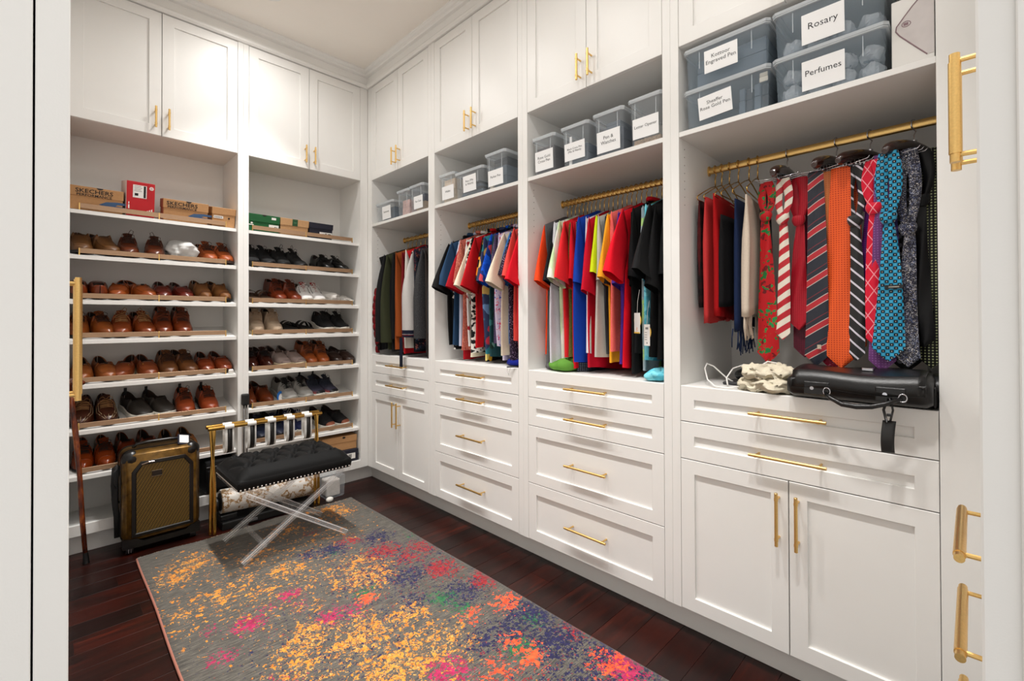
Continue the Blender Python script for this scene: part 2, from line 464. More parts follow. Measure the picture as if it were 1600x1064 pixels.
for (a, b, h) in ((-1.228, -0.665, -0.695), (-0.665, -0.08, -0.635)):
    mb, pn = shaker(a, b, 1.40, 3.03, 0.06)
    d = part('door', mb, f, CAB, u); part('panel', pn, f, CAB, d)
    fat_handle((h, 0.034, 1.50), (h, 0.034, 1.68), 0.0085, (0.012, 0.168), f, d)
# door casing beside the camera
structure('trim_2', MB().box(-1.25, -1.232, -3.338-0.30, -3.338, 0.0, 2.6, 0.0015).box(-1.254, -1.25, -3.63, -3.359, 0, 2.6, 0.001), CAB)

# ------------------------------------------------------------------ recessed downlights: one in view, four added for even light
for i, (x, y) in enumerate(LIGHTS):
    lt = thing('downlight', ['recessed ceiling downlight nearest the shoe cabinet', 'added unseen ceiling downlight, second from the shoe cabinet', 'added unseen ceiling downlight, middle of the row of five', 'added unseen ceiling downlight, second from the entry', 'added unseen ceiling downlight nearest the entry'][i], 'light', (x, y, ZC), 'recessed downlights')
    obj('trim_ring', MB().lathe([(0.062, -0.001), (0.066, -0.006), (0.085, -0.005), (0.088, 0.0)], 28, (x, y, ZC)), CAB, lt, smooth=True)
    em = mat('lamp_glow', (255, 244, 226), 0.5); em.node_tree.nodes['Principled BSDF'].inputs['Emission Color'].default_value = (1, 0.93, 0.82, 1); em.node_tree.nodes['Principled BSDF'].inputs['Emission Strength'].default_value = 6
    obj('diffuser', MB().lathe([(0.0, -0.0015), (0.063, -0.0015), (0.063, -0.0005), (0.0, -0.0005)], 24, (x, y, ZC)), em, lt)
# ------------------------------------------------------------------ shoes
def interp(pts, t):
    for (a, x), (b, y) in zip(pts, pts[1:]):
        if t <= b:
            k = (t-a)/(b-a); k = k*k*(3-2*k)*0.5+k*0.5
            return x+(y-x)*k
    return pts[-1][1]
def leather(name, col, rough=0.32, bump=0.0004, burnish=0.35):
    if name in MATS: return MATS[name]
    t = NT(name); v = t.coord(); c = rgb(col)
    d = tuple(x*(1-burnish) for x in c[:3])+(1,); l = tuple(min(1, x*1.12) for x in c[:3])+(1,)
    t.base(t.ramp(t.noise(v, 16, 4), [(0.28, d), (0.6, c), (0.8, l)]))
    t.set(Roughness=rough); t.bump(t.noise(v, 420, 2), bump, 0.4)
    MATS[name] = t.m; return t.m
ROUND = [(0, .02), (.02, .42), (.06, .66), (.12, .84), (.2, .96), (.3, 1.0), (.42, .95), (.55, .82), (.7, .74), (.85, .73), (.93, .62), (.98, .36), (1, .04)]
POINT = [(0, .02), (.02, .30), (.06, .50), (.12, .70), (.2, .88), (.3, 1.0), (.42, .94), (.55, .78), (.7, .70), (.85, .70), (.93, .60), (.98, .34), (1, .04)]
TT = [0, .012, .035, .07, .11, .16, .22, .28, .34, .40, .449, .45, .52, .6, .68, .76, .84, .9, .945, .975, .992, 1]
STY = {  # toe shape, half width, height scale, throat, collar heights (front, waist, heel), sole thickness (front, heel), sole flare
    'oxford': (POINT, .045, 1.0, (.088, .066, .082), (.010, .026), .004),
    'derby':  (ROUND, .047, 1.0, (.092, .068, .084), (.012, .026), .004),
    'loafer': (ROUND, .046, .92, (.072, .056, .072), (.010, .022), .003),
    'slip':   (ROUND, .048, 1.0, (.082, .062, .086), (.022, .028), .005),
    'sneaker': (ROUND, .049, 1.05, (.096, .070, .092), (.026, .034), .006),
    'chukka': (ROUND, .047, 1.05, (.108, .096, .108), (.014, .024), .004),
}
def shoe_parts(style, up, sole, lace, extra, L=0.285):
    """returns list of (name, MB, material, smooth, children)"""
    shp, Wd, hs, (cf, cw, ch), (s1, s2), fl = STY[style]
    t0 = .45
    def w(t): return max(0.002, Wd*interp(shp, t))
    def zb(t): return s1 + (s2-s1)*max(0, min(1, (t-.55)/.12)) * (1 if style in ('oxford', 'derby', 'loafer', 'chukka') else 1)
    top = [(0, .024), (.05, .036), (.12, .043), (.25, .050), (.35, .062), (.45, cf-.012)]
    def h(t): return interp(top, min(t, .45))*hs
    def hc(t): return interp([(.45, cf), (.6, (cf+cw)/2), (.72, cw), (.86, (cw+ch)/2), (1, ch)], t)*hs
    def spring(t): return 0.010*max(0, (.16-t)/.16)**1.5
    def P(t, th):
        """point on the vamp surface"""
        c = math.cos(th); s = math.sin(th)
        x = -w(t)*math.copysign(abs(c)**0.62, c)
        b = max(zb(t)-0.001, 0.004)+spring(t)
        return Vector((x, -L/2+t*L, b+(h(t)+.006-b)*max(0, s)**0.78))
    n = 16; upper = MB(); rings = []
    for t in TT:
        y = -L/2+t*L
        if t < t0: rings.append([P(t, PI*j/n) for j in range(n+1)])
        else:
            b = zb(t)-0.001; ww = w(t); H = hc(t); rim = ww*0.66 if t < .93 else ww*0.6
            side = [(ww, b), (ww*1.02, b+(H-b)*.22), (ww*.99, b+(H-b)*.45), (ww*.90, b+(H-b)*.7), (ww*.76, b+(H-b)*.9), (rim, H)]
            ins = [(rim*.86, H-.004), (ww*.62, b+.012), (0, b+.010)]
            row = [(-x, y, z) for x, z in side]+[(-x, y, z) for x, z in ins]+[(x, y, z) for x, z in reversed(ins[:-1])]+[(x, y, z) for x, z in reversed(side)]
            rings.append([Vector(p) for p in row])
    # outer skin = material 0, lining = material 1
    o = len(upper.v)
    for r in rings: upper.v += [tuple(p) for p in r]
    for i in range(len(rings)-1):
        for j in range(n):
            a = o+i*(n+1)+j
            upper.f.append((a, a+1, a+n+2, a+n+1))
            upper.mi.append(1 if (TT[i] >= t0-.002 and 6 <= j <= 9) else 0)
    parts = []
    # sole
    so = MB(); N = len(TT)
    def outline(k, zf): return [(-(w(t)+k), -L/2+t*L*(1+0.0)-(.004 if t < .02 else 0)+(.004 if t > .98 else 0), zf(t)) for t in TT]+[((w(t)+k), -L/2+t*L-(.004 if t < .02 else 0)+(.004 if t > .98 else 0), zf(t)) for t in reversed(TT)]
    heel = style in ('oxford', 'derby', 'loafer', 'chukka')
    def zlow(t):
        if not heel: return spring(t)
        return spring(t) + (0.011 if .50 < t < .70 else 0)
    so.loft([outline(fl-.002, zlow), outline(fl, lambda t: zlow(t)*.6+zb(t)*.4+spring(t)*.4), outline(fl, lambda t: zb(t)-.001+spring(t)), outline(fl-.004, lambda t: zb(t)+.002+spring(t))])
    parts.append(('upper', upper, [up, extra.get('lining', MATS['shoe_lining'])], True))
    parts.append(('sole', so, [sole], False))
    if lace is not None:
        tg = MB()
        def tong(a, b):
            t = .30+.26*a; xx = (b-.5)*2*(.011+.010*a)
            z = (P(min(t, .445), PI/2).z if t < .445 else P(.445, PI/2).z+(t-.445)*L*.62)
            return (xx, -L/2+t*L+.002, z+.0035-abs(b-.5)*.008)
        tg.grid(tong, 6, 4); parts.append(('tongue', tg, [extra.get('tongue', up)], True))
        la = MB()
        for k in range(5):
            t = .30+.034*k
            pts = [P(t, PI/2+q)+Vector((0, 0, .0045)) for q in (-.42, -.2, 0, .2, .42)]
            la.tube(pts, .0013, 5)
            if k < 4:
                la.tube([P(t, PI/2-.42)+Vector((0, 0, .004)), P(t+.017, PI/2)+Vector((0, 0, .0062)), P(t+.034, PI/2+.42)+Vector((0, 0, .004))], .0015, 5)
        kn = P(.445, PI/2)+Vector((0, 0.002, .008))
        for sg in (-1, 1):
            la.tube([kn, kn+Vector((sg*.014, -.004, .014)), kn+Vector((sg*.026, -.008, .008)), kn+Vector((sg*.024, -.012, -.004)), kn+Vector((sg*.008, -.006, .001))], .0014, 5)
            la.tube([kn, kn+Vector((sg*.016, -.012, -.001)), kn+Vector((sg*.030, -.020, -.014)), kn+Vector((sg*.036, -.018, -.026))], .0013, 5)
        if extra.get('bow'):
            la.tube([kn, kn+Vector((.004, -.002, .022)), kn+Vector((.012, -.002, .034)), kn+Vector((.022, -.004, .028)), kn+Vector((.018, -.006, .010)), kn], .0014, 5)
        parts.append(('laces', la, [lace], True))
        # facing edges beside the laces
        fa = MB()
        for sg in (-1, 1):
            fa.tube([P(t, PI/2+sg*.52)+Vector((0, 0, .001)) for t in (.27, .32, .37, .42, .447)], .0018, 5)
        parts.append(('facing', fa, [extra.get('trim', up)], True))
    if style == 'loafer' or extra.get('apron'):
        ap = MB(); th = .78
        ap.tube([P(t, th)+Vector((0, 0, .0008)) for t in (.44, .36, .28, .2, .14, .10)]+[P(.075, a) + Vector((0, 0, .0008)) for a in (1.1, PI/2, PI-1.1)]+[P(t, PI-th)+Vector((0, 0, .0008)) for t in (.10, .14, .2, .28, .36, .44)], .0016, 5)
        parts.append(('apron_seam', ap, [extra.get('trim', up)], True))
    if extra.get('strap'):
        st = MB()
        st.grid(lambda a, b: P(.35+.07*b, .25+(PI-.5)*a)+Vector((0, 0, .003*math.sin(PI*a)+.0008)), 12, 3)
        parts.append(('strap', st, [extra.get('strapmat', up)], True))
        if extra.get('slot'):
            q = P(.38, PI/2); parts.append(('slot', MB().box(q.x-.007, q.x+.007, q.y-.006, q.y+.004, q.z, q.z+.0062, .001), [BLACK], False))
    if extra.get('cap'):
        cp = MB(); cp.tube([P(.15, a)+Vector((0, 0, .0008)) for a in [.1+(PI-.2)*k/10 for k in range(11)]], .0014, 5)
        parts.append(('toe_cap_seam', cp, [extra.get('trim', up)], True))
    if extra.get('stud'):
        s = MB()
        q = P(.30, PI/2+.35); s.ball(q+Vector((0, 0, .002)), .004, .004, .002, 10, 5)
        parts.append(('stud', s, [extra['stud']], True))
    if extra.get('tab'):
        hb = MB(); z = ch*hs
        hb.loft([[(x, L/2-.006+dy, zz) for x, dy in ((-.007, 0), (.007, 0), (.007, -.003), (-.007, -.003))] for zz in (z-.02, z+.018)])
        parts.append(('pull_tab', hb, [extra.get('tabmat', BLACK)], False))
    if extra.get('toebox'):
        tb = MB()
        tb.grid(lambda a, b: P(.004+.085*b, .02+(PI-.04)*a)+Vector((0, -.0012*(1-b), .0012)), 12, 4)
        parts.append(('toe_guard', tb, [extra['toebox']], True))
    if extra.get('stitch'):
        sw = MB()
        for sg in (-1, 1):
            for q in (.62, .95):
                sw.tube([P(t, PI/2+sg*q*(1 if t > .2 else .8))+Vector((0, 0, .0014)) for t in (.13, .19, .26, .33, .40, .445)], .0009, 4)
        for a in (.9, 1.25, PI/2, PI-1.25, PI-.9):
            sw.tube([P(t, a)+Vector((0, -.001, .0012)) for t in (.02, .06, .10)], .0009, 4)
        parts.append(('stitching', sw, [extra['stitch']], True))
    return parts
def sandal_parts(up, sole):
    L = .275; so = MB()
    def w(t): return .046*interp(ROUND, t)
    ol = lambda k, z: [(-(w(t)+k), -L/2+t*L, z) for t in TT]+[(w(t)+k, -L/2+t*L, z) for t in reversed(TT)]
    so.loft([ol(0, 0), ol(.002, .012), ol(.001, .024), ol(-.004, .026)])
    st = MB()
    for t in (.25, .40):
        st.grid(lambda a, b: (-.050*math.cos(PI*a), -L/2+(t+.10*(b-.5))*L+.012*math.sin(PI*a), .014+.046*math.sin(PI*a)), 14, 3)
    return [('footbed', so, [sole], False), ('straps', st, [up], True)]
mat('shoe_lining', (58, 40, 30), 0.8, noise=0.2)
SHOE_CACHE = {}
RIG = Matrix.Rotation(-math.atan(SLOPE), 4, 'X')
def shoe_proto(key, style, up, sole, lace, extra):
    parts = sandal_parts(up, sole) if style == 'sandal' else shoe_parts(style, up, sole, lace, extra)
    res = []
    for nm, mb, ms, sm in parts:
        me = mb.mesh(nm); fixn(me)
        for k in ms: me.materials.append(k)
        if sm: me.polygons.foreach_set('use_smooth', [True]*len(me.polygons))
        res.append((nm, me))
    return res
def put_shoe(proto, x, shelf, label, group, yaw=0.0, flip=False, mirror=False, sc=1.0, y=None):
    e = thing('shoe', label, 'shoe', (0, 0, 0), group)
    L = .285*sc
    yy = (0.060 + L/2*math.cos(math.atan(SLOPE))) if y is None else y
    z = SHZ[shelf]+SLOPE*(yy-0.03)+0.0015
    M = Matrix.Translation((x, yy, z)) @ Matrix.Rotation(math.atan(SLOPE), 4, 'X') @ Matrix.Rotation(yaw+(PI if flip else 0), 4, 'Z') @ Matrix.Diagonal(((-1 if mirror else 1)*sc*1.06, sc, sc*1.2, 1))
    e.matrix_world = M
    for nm, me in proto:
        c = bpy.data.objects.new(nm, me); COL.objects.link(c); c.parent = e
        if nm == 'upper' and False: pass
    return e
LB = lambda n, c, r=.3: leather('leather_'+n, c, r)
D_SOLE = mat('dark_sole', (26, 20, 17), 0.6); BR_SOLE = mat('brown_sole', (62, 38, 24), 0.55); W_SOLE = mat('white_sole', (228, 224, 214), 0.6, noise=.05); CR_SOLE = mat('cream_sole', (206, 190, 160), 0.6, noise=.06)
BK_LACE = mat('black_lace', (20, 18, 17), 0.8); BR_LACE = mat('brown_lace', (62, 36, 22), 0.8); TN_LACE = mat('tan_lace', (170, 130, 88), 0.8); WH_LACE = mat('white_lace', (232, 230, 226), 0.8)
def knit(name, col, sc=350): return mat(name, col, 0.85, noise=0.25, nscale=sc, bump=0.0006, bscale=500)
X = dict
# (bay, shelf, x positions, style, upper, sole, lace, extras, yaw, heel-first, phrase)
PAIRS = [
 (0, 1, (-1.632, -1.540), 'derby', LB('olive_tan', (124, 86, 48), .45), D_SOLE, None, X(apron=1), (.05, .35), 0, 'olive tan slip-on with thick black sole'),
 (0, 1, (-1.428, -1.303), 'derby', LB('chestnut', (112, 58, 30)), BR_SOLE, BR_LACE, X(bow=1), (0, -.05), 0, 'chestnut lace-up with loose brown laces'),
 (0, 1, (-1.040, -0.955), 'derby', LB('orange_tan', (178, 96, 44), .45), BR_SOLE, BR_LACE, X(apron=1), (.1, .15), 0, 'orange tan moccasin lace-up'),
 (0, 2, (-1.640, -1.556), 'loafer', LB('russet', (138, 66, 30)), BR_SOLE, None, X(strap=1), (0, 0), 1, 'russet loafer with heel to the front'),
 (0, 2, (-1.462, -1.374), 'loafer', LB('amber', (164, 88, 38)), D_SOLE, None, X(strap=1, slot=1), (-.2, .35), 0, 'amber strapped loafer'),
 (0, 2, (-1.268, -1.172), 'loafer', LB('oxblood', (112, 40, 24), .28), BR_SOLE, None, X(), (0, .15), 0, 'reddish oxblood loafer'),
 (0, 2, (-1.066, -0.966), 'oxford', LB('golden_suede', (136, 90, 42), .6), D_SOLE, None, X(cap=1, trim=LB('oxblood', (112, 40, 24))), (.12, .2), 0, 'golden brown plain-toe shoe with dark heel'),
 (0, 3, (-1.640, -1.550), 'oxford', LB('honey', (160, 92, 42)), D_SOLE, BR_LACE, X(), (0, .25), 0, 'honey brown lace-up oxford'),
 (0, 3, (-1.456, -1.363), 'derby', LB('caramel', (150, 78, 38)), D_SOLE, TN_LACE, X(bow=1), (-.05, .2), 0, 'caramel derby with pale trailing laces'),
 (0, 3, (-1.266, -1.170), 'chukka', LB('cognac_mid', (138, 68, 34)), CR_SOLE, BR_LACE, X(), (0, .05), 0, 'mid brown chukka beside the empty space'),
 (0, 4, (-1.625, -1.530), 'loafer', LB('tan_penny', (164, 98, 48), .4), BR_SOLE, None, X(strap=1, slot=1), (0, .15), 0, 'tan penny loafer with dark slot'),
 (0, 4, (-1.435, -1.342), 'loafer', LB('nut', (146, 78, 40), .4), CR_SOLE, None, X(stud=GOLDP), (-.3, .1), 0, 'nut brown loafer with gold stud'),
 (0, 4, (-1.243, -1.156), 'derby', LB('olive_brown', (120, 76, 38), .45), D_SOLE, BR_LACE, X(trim=LB('dark_brown', (58, 34, 22))), (.05, .25), 0, 'olive brown lace-up with dark collar'),
 (0, 4, (-1.046, -0.958), 'loafer', LB('sienna', (146, 70, 36)), BR_SOLE, None, X(strap=1), (0, .12), 0, 'sienna loafer near the partition'),
 (0, 5, (-1.617, -1.524), 'derby', LB('coffee', (86, 48, 32), .3), D_SOLE, TN_LACE, X(stitch=mat('cream_thread', (206, 184, 150), .8)), (-.12, .05), 0, 'coffee brown shoe with cream stitching'),
 (0, 5, (-1.388, -1.284), 'slip', leather('charcoal_nubuck', (58, 52, 46), .6), W_SOLE, None, X(tab=1), (.28, .32), 0, 'charcoal slip-on with white sole and heel tab'),
 (0, 5, (-1.153, -1.030), 'derby', LB('rust', (168, 82, 42), .4), D_SOLE, BR_LACE, X(tab=1, bow=1, tabmat=D_SOLE), (0, .05), 0, 'rust lace-up with black sole and heel tab'),
 (0, 6, (-1.620, -1.530), 'oxford', LB('shiny_cognac', (150, 70, 26), .18), D_SOLE, BK_LACE, X(cap=1), (0, .05), 0, 'glossy cognac cap-toe oxford'),
 (0, 6, (-1.432, -1.333), 'oxford', LB('mahogany', (136, 62, 28), .22), D_SOLE, None, X(), (.12, .12), 0, 'mahogany slip-on behind the gold suitcase'),
 (0, 6, (-1.234, -1.138), 'loafer', LB('sand', (190, 130, 78), .5), CR_SOLE, None, X(stud=mat('dark_stud', (40, 26, 18), .4)), (0, .05), 0, 'sand loafer with dark stud'),
 (1, 1, (-0.790, -0.712), 'sneaker', knit('black_knit_a', (24, 24, 26)), mat('black_rubber', (22, 22, 24), .5), BK_LACE, X(), (0, .3), 0, 'black sneaker against the partition'),
 (1, 1, (-0.600, -0.508), 'sneaker', knit('black_knit_b', (20, 20, 21)), mat('black_rubber', (22, 22, 24), .5), BK_LACE, X(bow=1), (.12, .4), 0, 'chunky black lace-up trainer'),
 (1, 1, (-0.280, -0.190), 'slip', leather('black_gloss', (18, 18, 19), .3), D_SOLE, BK_LACE, X(), (.1, .4), 0, 'low black lace-up shoe standing apart'),
 (1, 2, (-0.787, -0.711), 'sandal', leather('taupe_strap', (96, 72, 56), .5), mat('taupe_bed', (110, 88, 70), .8), None, X(), (0, .25), 0, 'taupe strapped sandal'),
 (1, 2, (-0.618, -0.528), 'chukka', LB('chestnut_red', (138, 62, 28), .35), BR_SOLE, BR_LACE, X(), (.1, .25), 0, 'chestnut red chukka'),
 (1, 2, (-0.431, -0.350), 'sneaker', mat('white_mesh', (226, 224, 222), .8, noise=.08, nscale=300), W_SOLE, WH_LACE, X(bow=1, tongue=mat('red_tongue', (170, 40, 40), .8), toebox=None, trim=mat('dark_trim', (40, 36, 38), .7)), (0, .12), 0, 'white running shoe with red tongue'),
 (1, 3, (-0.747, -0.645), 'chukka', leather('beige_suede', (190, 170, 148), .85), CR_SOLE, mat('beige_lace', (176, 152, 126), .8), X(), (-.1, .08), 0, 'beige suede lace-up'),
 (1, 3, (-0.550, -0.446), 'sandal', leather('black_strap', (34, 30, 28), .45), mat('black_bed', (30, 27, 25), .7), None, X(), (.2, .35), 0, 'black strap slide sandal'),
 (1, 3, (-0.275, -0.178), 'sneaker', knit('black_knit_c', (22, 22, 24)), W_SOLE, BK_LACE, X(bow=1), (.05, .25), 0, 'black sneaker with white sole'),
 (1, 4, (-0.785, -0.700), 'oxford', LB('dark_oxblood', (72, 32, 20), .18), D_SOLE, BK_LACE, X(), (0, .15), 0, 'dark polished oxblood oxford'),
 (1, 4, (-0.600, -0.508), 'slip', mat('taupe_canvas', (150, 134, 128), .85, noise=.08, nscale=300), CR_SOLE, None, X(toebox=mat('taupe_canvas_dark', (124, 108, 102), .85)), (.2, .32), 0, 'taupe canvas slip-on'),
 (1, 4, (-0.403, -0.304), 'chukka', LB('cognac_white', (156, 84, 34), .4), W_SOLE, BR_LACE, X(bow=1), (.1, .0), 0, 'cognac chukka with white sole'),
 (1, 4, (-0.214, -0.126), 'loafer', LB('espresso', (62, 42, 34), .35), D_SOLE, None, X(), (.15, .25), 0, 'espresso loafer next to the corner'),
 (1, 5, (-0.800, -0.705), 'oxford', LB('brandy', (116, 58, 28), .2), D_SOLE, None, X(), (.05, .2), 0, 'brandy brown plain dress shoe'),
 (1, 5, (-0.556, -0.452), 'sneaker', mat('grey_mesh', (158, 156, 152), .85, noise=.12, nscale=260), mat('grey_sole', (176, 174, 168), .6), BK_LACE, X(tongue=mat('charcoal_tongue', (44, 42, 44), .8)), (.15, .25), 0, 'grey mesh trainer with black laces'),
 (1, 5, (-0.366, -0.266), 'sneaker', None, W_SOLE, mat('navy_lace', (36, 42, 58), .8), X(bow=1, tab=1, toebox=mat('black_guard', (24, 24, 26), .5)), (.28, .28), 0, 'navy and orange running shoe with toe guard'),
 (1, 6, (-0.735, -0.632), 'sneaker', leather('navy_leather', (44, 54, 82), .5), D_SOLE, BK_LACE, X(), (.1, .25), 0, 'navy leather shoe behind the rack straps'),
 (1, 6, (-0.545, -0.462), 'sneaker', leather('blue_suede', (42, 52, 96), .7), W_SOLE, WH_LACE, X(bow=1), (0, .1), 0, 'blue sneaker with white laces behind the rack'),
 (1, 6, (-0.285, -0.180), 'slip', knit('black_knit_d', (24, 22, 24)), W_SOLE, None, X(toebox=mat('tan_patch', (152, 92, 66), .6)), (.2, .3), 0, 'black slip-on with tan toe patch'),
]
def gradient_runner():
    t = NT('navy_orange_runner'); v = t.coord()
    sp = t.n('ShaderNodeSeparateXYZ'); t.l(v, sp.inputs[0])
    nz = t.math('MULTIPLY_ADD', t.noise(v, 60, 3), .012, sp.outputs[2])
    t.base(t.ramp(t.math('MULTIPLY', nz, 12), [(0.36, (196, 84, 56)), (0.62, (70, 66, 84)), (0.9, (40, 46, 62))]))
    t.set(Roughness=.85); return t.m
SW = ['top', 'second', 'third', 'fourth', 'fifth', 'sixth', 'bottom']
for i, (bay, sh, xs, style, up, sole, lace, ex, yaws, flip, ph) in enumerate(PAIRS):
    if up is None: up = gradient_runner()
    pr = shoe_proto(i, style, up, sole, lace, ex)
    for k, x in enumerate(xs):
        put_shoe(pr, x, sh, '%s %s, %s shelf of %s shoe bay' % (('left', 'right')[k], ph, SW[sh], ('left', 'right')[bay]), 'shoes on the tilted shelves', yaws[k], bool(flip), mirror=(k == 1))

# ------------------------------------------------------------------ shoe boxes
def kraft(name, col, rough=.75):
    if name in MATS: return MATS[name]
    return mat(name, col, rough, noise=.05, nscale=90, bump=.0003, bscale=300)
def slope_empty(name, label, cat, x, y, shelf, yaw=0, group=None):
    e = thing(name, label, cat, (0, 0, 0), group)
    e.matrix_world = Matrix.Translation((x, y, SHZ[shelf]+SLOPE*(y-.03)+.001)) @ Matrix.Rotation(math.atan(SLOPE), 4, 'X') @ Matrix.Rotation(yaw, 4, 'Z')
    return e
FRONT = Matrix.Rotation(PI/2, 4, 'X')
def FT(x, y, z): return Matrix.Translation((x, y, z)) @ FRONT
INK = mat('print_black', (26, 24, 24), .7); PWHITE = mat('label_white', (240, 238, 234), .6)
def shoe_box(e, w, d, h, lid, m, lm, notch=True, hole=None):
    """closed cardboard box, front face at y=-d/2; lid overhangs the body"""
    obj('box_body', MB().box(-w/2+.003, w/2-.003, -d/2+.003, d/2-.003, 0, h-.004, .0015), m, e, world=False)
    obj('lid', MB().box(-w/2, w/2, -d/2, d/2, h-lid, h, .0015), lm, e, world=False)
    if notch:
        n_ = MB().loft([[(notch+.014*math.cos(a), y, h-.0005-.009*abs(math.sin(a))) for a in [PI*k/8 for k in range(9)]] for y in (-d/2-.0006, -d/2+.001)])
        obj('thumb_notch', n_, BLACK, e, world=False)
    if hole:
        obj('grip_hole', MB().tube([(hole[0], -d/2+.0025-.0012, hole[1]), (hole[0], -d/2+.004, hole[1])], hole[2], 14), BLACK, e, world=False)
KR = kraft('kraft_card', (190, 148, 104)); KR2 = kraft('kraft_card_pale', (198, 160, 118))
BLUE = mat('faded_blue_print', (74, 104, 140), .7)
def brand_box(label, x, y, w, yaw, tx):
    e = slope_empty('shoe_box', label, 'shoe box', x, y, 0, yaw, 'shoe boxes on the top shelf')
    shoe_box(e, w, .20, .125, .052, KR, KR, notch=.012)
    text('brand_text', 'SKECHERS', .030, INK, e, FT(tx, -.1006, .101), sx=1.12, bold=.0004, extrude=.0002)
    text('brand_text', 'PERFORMANCE', .0185, INK, e, FT(tx, -.1006, .080), sx=1.13, bold=.0003, extrude=.0002)
    st = MB()
    st.loft([[(p[0]+w*.26, y_, p[1]) for p in ((-.05, .038), (-.02, .056), (.03, .062), (.075, .060), (.075, .048), (.03, .048), (.02, .040), (.075, .036), (.075, .026), (-.01, .026))] for y_ in (-.0976, -.097)])
    obj('swoosh_print', st, BLUE, e, world=False)
brand_box('brown cardboard shoe box left of the red box on the top shelf', -1.572, .165, .224, .02, -.01)
brand_box('brown cardboard shoe box with printed side right of the red box', -1.158, .168, .228, -.06, -.02)
e = slope_empty('shoe_box', 'small brown cardboard shoe box seen end-on beside the partition', 'shoe box', -0.966, .19, 0, 0, 'shoe boxes on the top shelf')
shoe_box(e, .132, .27, .118, .042, KR, KR, notch=None, hole=(.028, .055, .0055))
obj('size_label', MB().box(-.056, -.004, -.1335, -.1325, .05, .066), PWHITE, e, world=False)
mk = MB()
for q in range(9): mk.box(-.052+.005*q, -.0495+.005*q, -.1339, -.1335, .0535, .0625)
obj('barcode', mk, INK, e, world=False)
# red box standing upright
RED = mat('red_card', (196, 18, 34), .45, noise=.04)
e = slope_empty('red_box', 'upright red shoe box with white sticker on the top shelf', 'shoe box', -1.385, .15, 0, .03)
obj('box_body', MB().box(-.064, .064, -.085, .11, 0, .194, .002), RED, e, world=False)
obj('white_end', MB().box(-.0655, -.064, -.083, .108, .002, .192), mat('pink_white_card', (232, 214, 208), .6), e, world=False)
obj('sticker', MB().box(-.036, .026, -.0862, -.0852, .105, .176), PWHITE, e, world=False)
obj('barcode', MB().box(.012, .022, -.0868, -.0862, .108, .174).box(-.028, -.012, -.0868, -.0862, .116, .130), INK, e, world=False)
mk = MB()
for q in range(4): mk.box(-.031, .000+.004*(q % 2), -.0866, -.0862, .168-.009*q, .1705-.009*q)
obj('sticker_lines', mk, mat('grey_print', (140, 138, 136), .7), e, world=False)
obj('round_sticker', MB().tube([(.048, -.0862, .166), (.048, -.085, .166)], .010, 18), PWHITE, e, world=False)
obj('round_mark', MB().tube([(.048+.004*math.cos(a), -.0866, .166+.0045*math.sin(a)) for a in [2*PI*k/12 for k in range(12)]], .0009, 5, closed=True), RED, e, world=False)
lg = MB()
for k in range(4): lg.loft([[(.018+.010*k+dx, y_, z) for dx, z in ((0, .022), (.006, .022), (.006, .034+.005*k), (0, .030+.005*k))] for y_ in (-.0862, -.085)])
obj('stripe_print', lg, PWHITE, e, world=False)
obj('fold_line', MB().box(.030, .0312, -.0856, -.085, .09, .194), mat('red_fold', (150, 12, 26), .5), e, world=False)
obj('side_print', MB().box(-.056, -.050, -.0856, -.085, .040, .062).box(-.055, -.051, -.0856, -.085, .066, .078), PWHITE, e, world=False)
# right bay: green, kraft, navy
GREEN = kraft('green_card', (28, 104, 58)); NAVY = kraft('navy_card', (30, 32, 52), .6)
e = slope_empty('shoe_box', 'green shoe box with white stickers on the top shelf', 'shoe box', -.727, .17, 0, 0, 'shoe boxes on the top shelf')
shoe_box(e, .196, .22, .112, .050, GREEN, GREEN, notch=-.002)
obj('size_label', MB().box(.030, .092, -.1082, -.1072, .034, .052), PWHITE, e, world=False)
obj('lid_label', MB().box(.044, .072, -.1108, -.1100, .086, .101), PWHITE, e, world=False)
obj('label_mark', MB().box(.066, .072, -.1086, -.1082, .036, .041).box(.074, .082, -.1086, -.1082, .036, .039), INK, e, world=False)
cr = MB().ball((-.076, -.1076, .050), .0075, .0008, .006, 10, 6).box(-.098, -.064, -.1080, -.1072, .036, .0415)
obj('emblem_print', cr, PWHITE, e, world=False)
e = slope_empty('shoe_box', 'kraft shoe box with green lid band on the top shelf', 'shoe box', -.529, .17, 0, 0, 'shoe boxes on the top shelf')
shoe_box(e, .192, .22, .112, .048, KR2, KR2, notch=None)
obj('lid_band', MB().box(-.018, .018, -.1108, -.1100, .0645, .1115), mat('band_green', (48, 92, 58), .6), e, world=False)
obj('band_mark', MB().box(-.008, .010, -.1112, -.1108, .086, .0885), mat('pale_green_print', (120, 170, 130), .6), e, world=False)
e = slope_empty('shoe_box', 'navy shoe box with white sticker on the top shelf', 'shoe box', -.338, .17, 0, -.04, 'shoe boxes on the top shelf')
shoe_box(e, .172, .22, .110, .040, NAVY, NAVY, notch=None)
obj('size_label', MB().box(-.010, .080, -.1082, -.1072, .026, .048), PWHITE, e, world=False)
mk = MB().box(.014, .020, -.1086, -.1082, .032, .037)
for q in range(5): mk.box(.029+.0035*q, .0310+.0035*q, -.1086, -.1082, .030, .043)
mk.box(.052, .074, -.1086, -.1082, .034, .040)
obj('label_marks', mk, INK, e, world=False)

